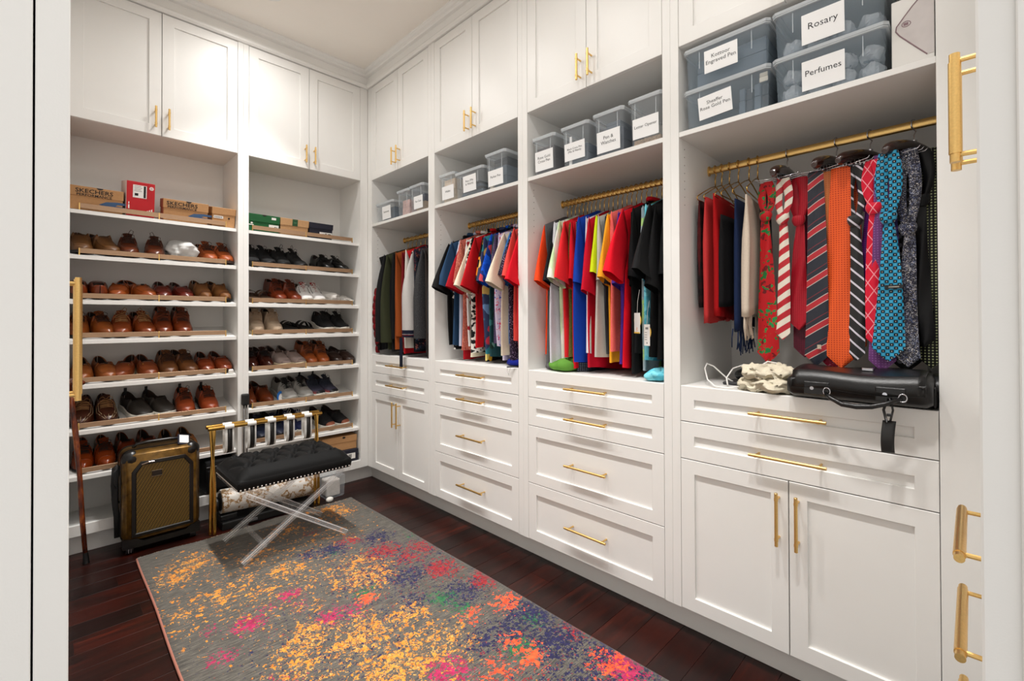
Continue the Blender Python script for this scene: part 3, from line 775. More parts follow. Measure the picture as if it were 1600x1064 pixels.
# ------------------------------------------------------------------ bags lying on shoe shelves
def cloth_lump(name, label, cat, x, y, shelf, sx, sy, sz, m, seed, yaw=0, tail=None):
    rnd = random.Random(seed); ph = [rnd.random()*6.28 for _ in range(8)]
    e = slope_empty(name, label, cat, x, y, shelf, yaw)
    mb = MB()
    def fn(a, b):
        th = 2*PI*a; el = PI*b
        r = 1+.09*math.sin(3*th+ph[0]+2*el)+.07*math.sin(5*th+ph[1]-3*el)+.05*math.sin(9*th+ph[2]+5*el)+.04*math.sin(13*el+ph[3]+3*th)
        c = math.cos(th); s = math.sin(th); k = abs(math.sin(el))**.6
        zz = .5-.5*math.cos(el)
        return (sx*math.copysign(abs(c)**.75, c)*k*r, sy*math.copysign(abs(s)**.75, s)*k*r, max(0, sz*(zz**.8)*(0.92+.12*math.sin(2*th+ph[4])*k)))
    mb.grid(fn, 40, 20)
    obj('cloth_body', mb, m, e, world=False, smooth=True)
    if tail:
        tb = MB().tube(tail, [.010, .008, .010, .014, .018][:len(tail)], 10); obj('gathered_neck', tb, m, e, world=False, smooth=True)
    return e
WRAP = mat('white_plastic_wrap', (226, 226, 224), .35, noise=.03, bump=.0015, bscale=60)
BAGC = mat('white_cotton', (222, 219, 214), .85, noise=.04, bump=.001, bscale=90)
cloth_lump('plastic_wrapped_shoe', 'white plastic wrapped bundle between chestnut and orange tan shoes', 'bag', -1.170, .165, 1, .072, .11, .125, WRAP, 3, .1)
cloth_lump('dust_bag', 'white cotton dust bag beside the white running shoe', 'bag', -.245, .17, 2, .056, .095, .085, BAGC, 5, .45)
cloth_lump('dust_bag', 'flat white dust bag at the corner end of the third shelf', 'bag', -.128, .165, 2, .050, .09, .055, BAGC, 8, .2)
# shoe tag and small shelf clips
e = slope_empty('hang_tag', 'blue and white tag propped by the grey trainer', 'tag', -.624, .085, 5, .3)
tg = MB().loft([[(.028*math.cos(a)*1.0, y_, .045+.040*math.sin(a)) for a in [2*PI*k/16 for k in range(16)]] for y_ in (-.001, .001)]); tg.xf(Matrix.Rotation(.6, 4, 'Y') @ Matrix.Rotation(-.5, 4, 'X') )
tg.v = [(a, b, c+.006) for a, b, c in tg.v]
obj('tag_card', tg, mat('tag_blue', (36, 120, 196), .4), e, world=False)
tg = MB().loft([[(.006+.017*math.cos(a), y_, .038+.030*math.sin(a)) for a in [2*PI*k/16 for k in range(16)]] for y_ in (-.0022, -.001)]); tg.xf(Matrix.Rotation(.6, 4, 'Y') @ Matrix.Rotation(-.5, 4, 'X'))
tg.v = [(a, b, c+.006) for a, b, c in tg.v]
obj('tag_print', tg, PWHITE, e, world=False)
e = slope_empty('white_clip', 'small white block at the rail end of the fifth shelf', 'block', -.925, .055, 4, 0)
obj('block', MB().box(-.014, .014, -.012, .012, 0, .024, .003), PWHITE, e, world=False)
# ------------------------------------------------------------------ storage bins on the upper shelves
def plastic(name, col, alpha, rough=.12):
    t = NT(name); t.base(rgb(col)); t.set(Roughness=rough, Alpha=alpha)
    t.bump(t.noise(t.coord(), 25, 2), .002, .3); return t.m
CLEAR = plastic('clear_bin_plastic', (216, 223, 228), .17)
SMOKE = plastic('blue_grey_bin_plastic', (184, 200, 212), .24)
LIDP = plastic('frosted_lid_plastic', (226, 232, 236), .62, .25)
CARD = mat('paper_card', (246, 246, 246), .7)
INKT = mat('printed_ink', (44, 44, 50), .7)
DCASE = mat('dark_gift_case', (44, 50, 60), .45, noise=.15, nscale=30)
BCASE = mat('slate_gift_case', (92, 106, 120), .45, noise=.12, nscale=30)
MCASE = mat('mauve_grey_case', (78, 70, 74), .5, noise=.1)
KCASE = mat('kraft_gift_case', (188, 166, 140), .7, noise=.1)
CELLO = plastic('cellophane', (222, 228, 234), .5, .04)
def bin_box(label, y0, y1, z0, h, d, m, card=None, txt=None, tsize=.015, x0=.02, tilt=0, latch=True):
    """open-top tapered tub with rim and lid; y0 > y1 (left to right in the run)"""
    cy = (y0+y1)/2; w = abs(y1-y0)/2
    e = thing('storage_bin', label, 'storage bin', (x0+d/2, cy, z0), 'clear storage bins')
    tp = .010
    def ring(k, z): return [(sx*(d/2-k-c), sy*(w-k-q), z) for sx, sy, c, q in ((-1, -1, .012, 0), (-1, -1, 0, .012), (-1, 1, 0, .012), (-1, 1, .012, 0), (1, 1, .012, 0), (1, 1, 0, .012), (1, -1, 0, .012), (1, -1, .012, 0))]
    hb = h-.016
    tub = MB().loft([ring(tp, .0), ring(tp-.002, .006), ring(.003, hb)], True, True, False)
    obj('tub', tub, m, e, world=False)
    rm = MB().loft([ring(.003, hb-.004), ring(-.003, hb-.003), ring(-.003, hb+.001), ring(.002, hb+.001)], True, False, False)
    obj('rim', rm, LIDP, e, world=False)
    ld = MB().loft([ring(-.004, hb+.002), ring(-.005, h-.004), ring(.003, h), ring(.014, h), ring(.018, h-.006)], True, False, True)
    obj('lid', ld, LIDP, e, world=False)
    # moulded ribs on the front wall
    rb = MB()
    for q in (-.62, .62):
        rb.box(-d/2+.0045, -d/2+.0065, q*w-.0012, q*w+.0012, h*.45, hb-.006)
    if latch: obj('front_rib', rb, LIDP, e, world=False)
    if card:
        a, b, c0, c1 = card
        cd = obj('label_card', MB().box(-.0008, 0, -(b-a)/2, (b-a)/2, -(c1-c0)/2, (c1-c0)/2), CARD, e, world=False)
        lean = math.atan2(tp-.004, hb)
        cd.matrix_local = Matrix.Translation((-d/2+.0045, (-a-b)/2-cy, (c0+c1)/2-z0)) @ Matrix.Rotation(-lean, 4, 'Y') @ Matrix.Rotation(tilt, 4, 'X')
        FX = Matrix.Rotation(-PI/2, 4, 'Z') @ Matrix.Rotation(PI/2, 4, 'X')
        if txt:
            text('label_text', txt, tsize, INKT, cd, Matrix.Translation((-.0012, 0, .006)) @ FX, extrude=.0002, bold=-.0001)
    return e
def case(label, x0, x1, y0, y1, z0, z1, m, cat='box', name='gift_case'):
    e = thing(name, label, cat, ((x0+x1)/2, (y0+y1)/2, z0), 'cases inside the clear bins')
    obj('case_base', MB().box(x0, x1, y0, y1, z0, z0+(z1-z0)*.55, .002), m, e)
    obj('case_lid', MB().box(x0+.001, x1-.001, y0+.001, y1-.001, z0+(z1-z0)*.56, z1, .002), m, e)
    return e
ZS = 1.981
# bay 1
bin_box('low clear bin with dark case nearest the corner, above the jackets', -.09, -.335, ZS, .150, .30, CLEAR, (.179, .299, 1.998, 2.094), 'Stationery', .019)
bin_box('tall clear bin without front label above the jackets', -.388, -.545, ZS, .190, .30, CLEAR)
bin_box('clear bin with card label next to the partition above the jackets', -.556, -.72, ZS, .192, .30, CLEAR, (.606, .712, 2.004, 2.090), 'Pen Case', .019)
case('slate case inside the low bin nearest the corner', .05, .20, -.31, -.16, ZS+.004, ZS+.105, BCASE)
case('pinkish wrapped case inside the unlabelled tall bin', .05, .2, -.51, -.42, ZS+.004, ZS+.12, mat('pink_pattern_case', (206, 176, 170), .6, noise=.3, nscale=25))
case('kraft case inside the bin next to the jacket bay partition', .05, .22, -.70, -.60, ZS+.004, ZS+.075, KCASE)
case('navy case stacked on the kraft case in the same bin', .05, .22, -.70, -.62, ZS+.076, ZS+.125, mat('navy_case', (52, 56, 84), .5))
# bay 2
bin_box('clear bin packed with cream cases at the left above patterned shirts', -.905, -1.052, ZS, .190, .30, CLEAR, (.931, 1.050, 2.006, 2.090), 'Wallet', .019)
bin_box('wide clear bin of dark cases in the middle above patterned shirts', -1.066, -1.325, ZS, .166, .30, CLEAR, (1.143, 1.262, 2.013, 2.110), 'Pens (Mix\n& Watch)', .0185)
bin_box('tall clear bin with slate cases at the right above patterned shirts', -1.345, -1.512, ZS, .212, .30, CLEAR, (1.370, 1.492, 2.002, 2.090), 'Parker Pen', .019)
case('cream case inside the left bin above patterned shirts', .045, .25, -1.035, -.925, ZS+.004, ZS+.155, mat('cream_case', (226, 210, 190), .7, noise=.1))
for i in range(5): case('flat slate pen case number %s from the bottom in the wide bin' % ('one', 'two', 'three', 'four', 'five')[i], .05, .22, -1.30+.01*i, -1.095-.004*i, ZS+.004+.018*i, ZS+.021+.018*i, BCASE if i % 2 else DCASE)
case('upright slate case inside the tall bin above patterned shirts', .05, .24, -1.495, -1.40, ZS+.004, ZS+.13, BCASE)
case('slanted dark case on top inside the tall bin above patterned shirts', .07, .22, -1.48, -1.37, ZS+.132, ZS+.185, DCASE)
case('white carton behind the label of the tall bin above patterned shirts', .045, .12, -1.39, -1.362, ZS+.004, ZS+.10, mat('speckled_card', (214, 206, 192), .7, noise=.25, nscale=60))
# bay 3
bin_box('clear bin of mauve grey cases, first from the left above sports shirts', -1.715, -1.862, ZS, .200, .30, CLEAR, (1.733, 1.852, 2.004, 2.104), 'Rose Gold\nCross Pen', .0195)
bin_box('clear bin of slate cases, second from the left above sports shirts', -1.905, -2.066, ZS, .200, .30, CLEAR, (1.926, 2.046, 2.010, 2.094), 'Black Cross Pen\n(Mix & Match)', .0135)
bin_box('clear bin of dark blue cases, third from the left above sports shirts', -2.095, -2.252, ZS, .205, .30, CLEAR, (2.115, 2.236, 2.000, 2.096), 'Pen &\nWatches', .022)
bin_box('nearly empty clear bin, fourth from the left above sports shirts', -2.280, -2.436, ZS, .210, .30, CLEAR, (2.299, 2.419, 2.014, 2.100), 'Letter Opener', .0175)
case('mauve grey case in the first bin above sports shirts', .04, .25, -1.845, -1.73, ZS+.004, ZS+.145, MCASE)
case('slate case in the second bin above sports shirts', .04, .26, -2.05, -1.96, ZS+.004, ZS+.10, BCASE)
case('white card slip in the second bin above sports shirts', .034, .04, -1.962, -1.945, ZS+.004, ZS+.15, CARD)
case('dark blue case in the third bin above sports shirts', .045, .26, -2.24, -2.125, ZS+.004, ZS+.12, mat('blue_slate_case', (66, 80, 98), .45, noise=.1))
case('small slate case on top in the third bin above sports shirts', .045, .2, -2.225, -2.15, ZS+.122, ZS+.155, BCASE)
case('wicker coloured tray in the fourth bin above sports shirts', .04, .28, -2.42, -2.295, ZS+.004, ZS+.035, mat('wicker', (190, 166, 140), .8, noise=.35, nscale=120, bump=.002, bscale=150))
# bay 4: two stacks of two
bin_box('upper blue-grey bin of the left stack above the neckties', -2.535, -2.838, ZS+.156, .160, .46, SMOKE, (2.612, 2.733, 2.180, 2.264), 'Kottoor\nEngraved Pen', .0205, .012)
bin_box('lower blue-grey bin of the left stack above the neckties', -2.535, -2.838, ZS, .156, .46, SMOKE, (2.589, 2.712, 2.010, 2.096), 'Sheaffer\nRose Gold Pen', .0185, .012, tilt=-.06)
bin_box('upper blue-grey bin of the right stack above the neckties', -2.852, -3.158, ZS+.156, .160, .46, SMOKE, (2.936, 3.054, 2.152, 2.250), 'Rosary', .030, .012)
bin_box('lower blue-grey bin of the right stack above the neckties', -2.852, -3.158, ZS, .156, .46, SMOKE, (2.936, 3.054, 1.998, 2.094), 'Perfumes', .027, .012)
z1 = ZS+.156
case('large slate case in the upper left bin above the neckties', .05, .40, -2.82, -2.57, z1+.004, z1+.118, BCASE)
for i in range(4): case('upright slate pen box %s in the lower left bin above the neckties' % ('first', 'second', 'third', 'fourth')[i], .035, .20, -2.83+.026*i, -2.808+.026*i, ZS+.004, ZS+.095+.008*(i % 2), BCASE if i % 2 else DCASE)
case('dark flat case at the back of the lower left bin', .21, .42, -2.81, -2.57, ZS+.004, ZS+.11, DCASE)
case('cream ticket in the corner of the lower left bin', .026, .03, -2.83, -2.802, ZS+.100, ZS+.133, mat('cream_ticket', (226, 220, 206), .7))
rr = random.Random(11)
def packet(label, c, sx, sy, sz, seed):
    r_ = random.Random(seed); e = thing('cellophane_packet', label, 'packet', c, 'cellophane packets in the right bins')
    ph = [r_.random()*6.3 for _ in range(6)]
    mb = MB().grid(lambda a, b: (sx*math.cos(2*PI*a)*math.sin(PI*b)**.5*(1+.12*math.sin(5*2*PI*a+ph[0]+7*b)), sy*math.sin(2*PI*a)*math.sin(PI*b)**.5*(1+.10*math.sin(4*2*PI*a+ph[1]-6*b)), sz*(.5-.5*math.cos(PI*b))+.004*math.sin(6*PI*a+ph[2]+9*b)+.004), 18, 10)
    obj('wrapper', mb, CELLO, e, world=False)
    obj('contents', MB().box(-sx*.6, sx*.6, -sy*.6, sy*.6, .006, sz*.8, .003), BCASE if seed % 2 else mat('pale_slate', (150, 160, 170), .5), e, world=False)
k = 0
for zz, nm in ((ZS+.005, 'lower'), (z1+.005, 'upper')):
    for i, yy in enumerate((-2.90, -2.975, -3.045, -3.115)):
        for j in range(2 if nm == 'lower' else 1):
            packet('%s cellophane packet %s from the left in the %s right bin' % (('front', 'stacked')[j], ('first', 'second', 'third', 'fourth')[i], nm), (.075+.01*(i % 2), yy, zz+.055*j), .045, .034, .052, k); k += 1
# white product box standing at the right end
e = thing('product_box', 'white carton with a rounded mauve picture at the right end of the shelf', 'box', (.16, -3.215, ZS))
obj('carton', MB().box(.045, .30, -3.262, -3.166, ZS, ZS+.215, .0015), mat('white_carton', (236, 234, 230), .45), e)
def outline_print(scale, r, zoff=0):
    pts = []
    for px, pz in ((-.036, .020), (.020, .083), (.036, .091), (.0465, .094)):
        pts.append((px, pz))
    return pts
pic = MB()
a_ = [(-3.178, 2.118), (-3.196, 2.142), (-3.215, 2.166), (-3.232, 2.184), (-3.246, 2.190), (-3.261, 2.190), (-3.261, 2.010), (-3.246, 2.010), (-3.230, 2.030), (-3.205, 2.062), (-3.185, 2.088), (-3.176, 2.104)]
pic.loft([[(x, y, z) for y, z in a_] for x in (.0438, .0452)])
obj('picture_print', pic, mat('picture_grey', (214, 208, 206), .5, noise=.06, nscale=20), e)
pb = MB().tube([(.0438, y, z) for y, z in a_[7:]+a_[:6]], .0016, 6)
obj('picture_edge', pb, mat('picture_mauve', (150, 124, 130), .5), e)
em_ = MB().tube([(.0436, -3.200+.010*math.cos(a), 2.118+.008*math.sin(a)) for a in [2*PI*k/20 for k in range(20)]], .0011, 5, closed=True).box(.0432, .0440, -3.205, -3.194, 2.114, 2.122)
obj('emblem_print', em_, mat('picture_mauve', (150, 124, 130), .5), e)

# ------------------------------------------------------------------ fabrics
def fabric(name, col, rough=.85, sheen=.0):
    if name in MATS: return MATS[name]
    t = NT(name); v = t.coord(); c = rgb(col)
    d = tuple(x*.90 for x in c[:3])+(1,)
    t.base(t.ramp(t.noise(v, 220, 2), [(.3, d), (.7, c)]))
    t.set(Roughness=rough); t.b.inputs['Sheen Weight'].default_value = sheen; t.b.inputs['Specular IOR Level'].default_value = .25
    t.bump(t.noise(v, 700, 2), .0004, .35)
    MATS[name] = t.m; return t.m
def pattern(name, kind, cols, scale=20, rough=.85, ang=0.0, sheen=.0):
    """cols[0] is the ground colour"""
    if name in MATS: return MATS[name]
    t = NT(name); v = t.coord('Object', rot=(0, ang, 0))
    sp = t.n('ShaderNodeSeparateXYZ'); t.l(v, sp.inputs[0])
    if kind == 'floral':
        nz = t.n('ShaderNodeTexNoise'); nz.inputs['Scale'].default_value = scale*.9; t.l(v, nz.inputs['Vector'])
        add = t.n('ShaderNodeVectorMath', operation='MULTIPLY_ADD'); t.l(nz.outputs['Color'], add.inputs[0]); add.inputs[1].default_value = (.06, .06, .06); t.l(v, add.inputs[2])
        vo = t.n('ShaderNodeTexVoronoi'); vo.inputs['Scale'].default_value = scale; t.l(add.outputs[0], vo.inputs['Vector'])
        sc = t.n('ShaderNodeSeparateColor'); t.l(vo.outputs['Color'], sc.inputs[0])
        n = len(cols); stops = [(0.0, cols[0])]
        for i, c in enumerate(cols[1:]): stops.append((.38+.62*i/(n-1), c))
        pick = t.ramp(sc.outputs[0], stops, 'CONSTANT')
        edge = t.ramp(vo.outputs['Distance'], [(.42, (255, 255, 255)), (.5, (0, 0, 0))])
        t.base(t.mix(edge, rgb(cols[0]), pick))
    elif kind == 'stripe':
        f = t.math('FRACT', t.math('MULTIPLY', sp.outputs[0], scale)); n = len(cols)
        t.base(t.ramp(f, [(i/n, c) for i, c in enumerate(cols)], 'CONSTANT'))
    elif kind in ('check', 'plaid'):
        fx = t.math('FRACT', t.math('MULTIPLY', sp.outputs[0], scale)); fz = t.math('FRACT', t.math('MULTIPLY', sp.outputs[2], scale))
        a = t.ramp(fx, [(0, cols[0]), (.5, cols[1])], 'CONSTANT'); b = t.ramp(fz, [(0, cols[0]), (.5, cols[-1])], 'CONSTANT')
        t.base(t.mix(.5, a, b))
    elif kind == 'dots':
        cx = t.math('SUBTRACT', t.math('FRACT', t.math('MULTIPLY', sp.outputs[0], scale)), .5); cz = t.math('SUBTRACT', t.math('FRACT', t.math('MULTIPLY', sp.outputs[2], scale)), .5)
        d2 = t.math('ADD', t.math('MULTIPLY', cx, cx), t.math('MULTIPLY', cz, cz))
        t.base(t.ramp(d2, [(0, cols[1]), (.065, cols[0])], 'CONSTANT'))
    elif kind == 'lattice':
        g = []
        for s in (1, -1):
            q = t.math('FRACT', t.math('MULTIPLY', t.math('ADD', sp.outputs[0], t.math('MULTIPLY', sp.outputs[2], s*.62)), scale)); g.append(t.math('LESS_THAN', q, .09))
        t.base(t.mix(t.math('MAXIMUM', g[0], g[1]), cols[0], cols[1]))
    elif kind == 'squares':
        ix = t.math('MULTIPLY', sp.outputs[0], scale); iz = t.math('MULTIPLY', sp.outputs[2], scale)
        cx = t.math('ABSOLUTE', t.math('SUBTRACT', t.math('FRACT', ix), .5)); cz = t.math('ABSOLUTE', t.math('SUBTRACT', t.math('FRACT', iz), .5))
        m_ = t.math('MAXIMUM', cx, cz)
        par = t.math('FLOORED_MODULO', t.math('ADD', t.math('FLOOR', ix), t.math('FLOOR', iz)), 2.0)
        A = t.ramp(m_, [(0, cols[2]), (.10, cols[0]), (.46, cols[1])], 'CONSTANT'); B = t.ramp(m_, [(0, cols[1]), (.14, cols[3]), (.22, cols[1])], 'CONSTANT')
        t.base(t.mix(par, A, B))
    elif kind == 'camo':
        f = t.noise(v, scale, 3); n = len(cols)
        t.base(t.ramp(f, [(.30+.4*i/n if i else 0, c) for i, c in enumerate(cols)], 'CONSTANT'))
    elif kind == 'specks':
        f = t.noise(v, scale, 1); t.base(t.ramp(f, [(0, cols[0]), (.60, cols[1]), (.68, cols[-1])], 'CONSTANT'))
    t.set(Roughness=rough); t.b.inputs['Sheen Weight'].default_value = sheen; t.b.inputs['Specular IOR Level'].default_value = .25
    t.bump(t.noise(v, 700, 2), .0003, .3)
    MATS[name] = t.m; return t.m

# ------------------------------------------------------------------ hangers and garments
XR, ZR = .29, 1.889
def hanger_mesh(low=0.0):
    mb = MB(); r = .0024
    # hook round the rod, in the x-z plane, then the neck and the shoulder wires
    hook = [(.018*math.cos(a)*1.0, 0, .018*math.sin(a)) for a in [PI*.95-PI*1.15*k/12 for k in range(13)]]
    hook = [(-x, y, z) for x, y, z in hook]
    hook += [(.012, 0, -.018), (.0, 0, -.035), (0, 0, -.075-.012*low)]
    mb.tube(hook, r, 6)
    ar = MB()
    ar.tube([(x_, 0, z_-low*(.014+.10*abs(x_))) for x_, z_ in ((0, -.072), (-.05, -.088), (-.12, -.118), (-.185, -.148), (-.190, -.158), (-.18, -.163), (0, -.163), (.18, -.163), (.190, -.158), (.185, -.148), (.12, -.118), (.05, -.088), (0, -.072))], r, 5)
    out = []
    for nm, m_ in (('hook', mb), ('shoulder_wire', ar)):
        me = m_.mesh(nm); fixn(me); me.materials.append(GOLDP); me.polygons.foreach_set('use_smooth', [True]*len(me.polygons)); out.append((nm, me))
    return out
HM = hanger_mesh(1.0); HM2 = hanger_mesh()
def hanger(y, yaw, label, x=XR, HM=HM):
    e = thing('wire_hanger', label, 'hanger', (x, y, ZR+.0005), 'brass wire hangers', yaw)
    for nm, me in HM:
        c = bpy.data.objects.new(nm, me); COL.objects.link(c); c.parent = e
    return e
def garment(desc, cat, y, m, seed, yaw=0.0, sleeve=('short', .15, .28), hem=.78, collar=None, zn=1.795, wscale=1.0, sm=None, cuff=None, thick=1.0, swing=.02, top=.205, kind=None, hang=True, x=XR):
    rnd = random.Random(seed); ph = [rnd.random()*6.283 for _ in range(8)]
    x += rnd.uniform(-.022, .018); zn += rnd.uniform(-.010, .008); wscale *= rnd.uniform(.95, 1.12)
    e = thing(kind or cat.replace(' ', '_'), desc, cat, (x, y, zn), 'garments on the brass rods', yaw)
    N, V = 36, 14
    body = MB()
    def bp(i, v):
        f = 2*PI*i/N; A = math.cos(f); sd = math.sin(f)
        A = math.copysign(abs(A)**.85, A)
        W = (top+(.200*wscale-top)*min(1, v/.3))*(1+.05*math.sin(3*v+ph[0])) + .012*v*math.sin(2*v+ph[1])
        if kind == 'vest': W = W*(1-.22*math.exp(-((v-.16)/.12)**2))
        a = A*W
        sh = -max(0, abs(A)-.22)*.085
        z = sh*(1-v)-(hem+.012*math.sin(2.2*A+ph[2])+.01*A*math.sin(ph[3]))*v
        T = (.0045+.008*min(1, v*2.2)+.004*v)*thick
        fold = (.0075*math.sin(7*A+ph[4]+1.5*v)+.005*math.sin(12*A+ph[5]-2*v))*min(1, v*1.8)
        yy = sd*T*(abs(sd)**-.35 if abs(sd) > 1e-6 else 0)+fold
        return (a, yy, z)
    rings = [[bp(i, v/V) for i in range(N)] for v in range(V+1)]
    body.loft(rings, True, True, False)
    obj('body', body, m, e, world=False, smooth=True)
    if sleeve:
        knd, dx, dz = sleeve
        wid = {'short': .135, 'long': .115, 'half': .12}[knd]
        for sg in (-1, 1):
            mb = MB(); Q = 9; M_ = 14
            ddx, ddz, sw = (dx, dz, swing) if sg < 0 else (.02, dz, 0)
            ph2 = rnd.random()*6.28; rs = []
            for q in range(Q+1):
                t = q/Q; te = t**.9
                O = Vector((-(top-.004)-ddx*(te if knd == 'short' else math.sin(te*PI/2)*.9+.1*te), 0, -.052-ddz*t))
                I0 = Vector((-.150, 0, -.235)); I1 = Vector((-(top-.004)-ddx+wid, 0, -.052-ddz-.050))
                tt = t if knd == 'short' else t**.7
                I = I0.lerp(I1, tt)
                if knd != 'short':
                    # long sleeves taper quickly to a tube
                    O2 = Vector((-(top)-ddx*math.sin(min(1, t*1.6)*PI/2), 0, -.052-ddz*t)); w_ = .19*(1-t)**3+wid*(1-(1-t)**3)
                    O = O2; I = O2+Vector((w_*(.35+.65*min(1, t*2)), 0, -w_*(1-min(1, t*2))*.9))
                c = (O+I)/2; hv = (O-I)/2
                th = (.006+.013*t+.003*math.sin(5*t+ph2))*thick*(1.0 if knd == 'short' else 1.35)
                row = []
                for k in range(M_):
                    aa = 2*PI*k/M_
                    p = c+hv*math.copysign(abs(math.cos(aa))**.8, math.cos(aa))
                    yy = th*math.copysign(abs(math.sin(aa))**.7, math.sin(aa))-sw*t+.004*math.sin(4*aa+ph2+6*t)*t
                    row.append((p.x if sg < 0 else -p.x, yy, p.z))
                rs.append(row)
            mb.loft(rs, True, True, False)
            so = obj('sleeve', mb, sm or m, e, world=False, smooth=True)
            if cuff and sg < 0:
                for nm, cm, a0, a1 in cuff:
                    r0, r1 = rs[-1], rs[-1]
                    cb = MB(); d = Vector((0, 0, -1))
                    cb.loft([[Vector(p)+d*a0 for p in rs[-1]], [Vector(p)+d*a1 for p in rs[-1]]], True, False, False)
                    obj(nm, cb, cm, so, world=False, smooth=True)
    if collar:
        cl = MB()
        cl.tube([(.072*math.cos(a), .019*math.sin(a), .006-.012*math.cos(a)*0) for a in [2*PI*k/18 for k in range(18)]], .010, 6, ry=.007, closed=True)
        obj('collar', cl, collar if not isinstance(collar, bool) else m, e, world=False, smooth=True)
    if hang: hanger(y, yaw, 'brass hanger holding the '+desc.split(',')[0], XR)
    return e
F = fabric
rg = random.Random(21)
# bay 1: jackets (far to near)
CHK = pattern('red_black_plaid', 'plaid', [(24, 18, 20), (150, 22, 34), (120, 16, 28)], 9)
J = [
 ('black padded vest with red plaid side, nearest the corner', 'vest', F('jet_cloth', (26, 26, 28)), None, X(kind='vest', thick=2.4, wscale=1.12, top=.20, hem=.76)),
 ('black long jacket right of the plaid vest', 'jacket', F('jet_cloth', (26, 26, 28)), ('long', .08, .66), X(thick=1.4)),
 ('olive green jacket between black jackets', 'jacket', F('olive_cloth', (62, 66, 44)), ('long', .06, .66), X(thick=1.4)),
 ('plain black jacket right of the olive jacket', 'jacket', F('jet_cloth2', (20, 20, 23)), ('long', .02, .64), X()),
 ('rust orange jacket edge behind the white sleeve', 'jacket', F('rust_cloth', (158, 84, 34)), ('long', .01, .62), X()),
 ('dark red jacket between rust and white', 'jacket', F('wine_cloth', (132, 24, 34)), ('long', .01, .66), X()),
 ('white and red track jacket left of the light grey sleeve', 'jacket', F('red_track', (206, 32, 44)), ('long', .02, .70), X(sm=F('offwhite_cloth', (226, 220, 212)), hem=.80)),
 ('black bomber jacket with light grey sleeve and striped navy cuff', 'jacket', F('navy_black', (26, 26, 34)), ('long', .085, .56), X(sm=F('light_grey', (196, 193, 190)), thick=2.0, cuff=[('cuff', F('navy_cuff', (24, 28, 52)), 0, .05), ('white_stripe', F('white_rib', (226, 222, 220)), .026, .031), ('red_stripe', F('red_rib', (180, 34, 48)), .032, .037)])),
 ('dark flowered jacket showing a red hem', 'jacket', pattern('dark_floral', 'floral', [(28, 30, 44), (90, 40, 60), (50, 70, 90), (150, 90, 80)], 60), ('long', .0, .64), X()),
 ('charcoal tweed jacket beside the graphite jacket', 'jacket', pattern('charcoal_tweed', 'specks', [(60, 60, 62), (82, 82, 84), (104, 104, 104)], 320), ('long', .07, .62), X(thick=1.6)),
 ('dark brown long coat behind the charcoal jacket', 'jacket', F('umber_cloth', (62, 54, 50)), ('long', .0, .66), X(hem=.83)),
 ('graphite jacket nearest the partition', 'jacket', F('graphite_cloth', (62, 63, 66)), ('long', .03, .58), X(thick=1.6)),
]
ys = [-.115-.060*i for i in range(len(J))]
for i, (d, c, m, sl, k) in enumerate(J):
    g = garment(d, c, ys[i], m, 100+i, yaw=rg.uniform(-.05, .05), sleeve=sl, zn=1.79, x=XR-.035, **dict(dict(hem=.77), **k))
    if i == 0:
        ch = MB()
        # quilted plaid panels down the front edge of the vest
        for q in range(9):
            z0 = -.30-.055*q
            ch.grid(lambda a, b: (-.205-.050*math.sin(PI*min(1, (q+a)/9*1.1+.05))*.5-.007*math.sin(PI*a)**.5-.016*math.sin(PI*b)**.6, -.030+.060*b, z0-.055*a), 6, 8)
        obj('plaid_quilting', ch, CHK, g, world=False, smooth=True)
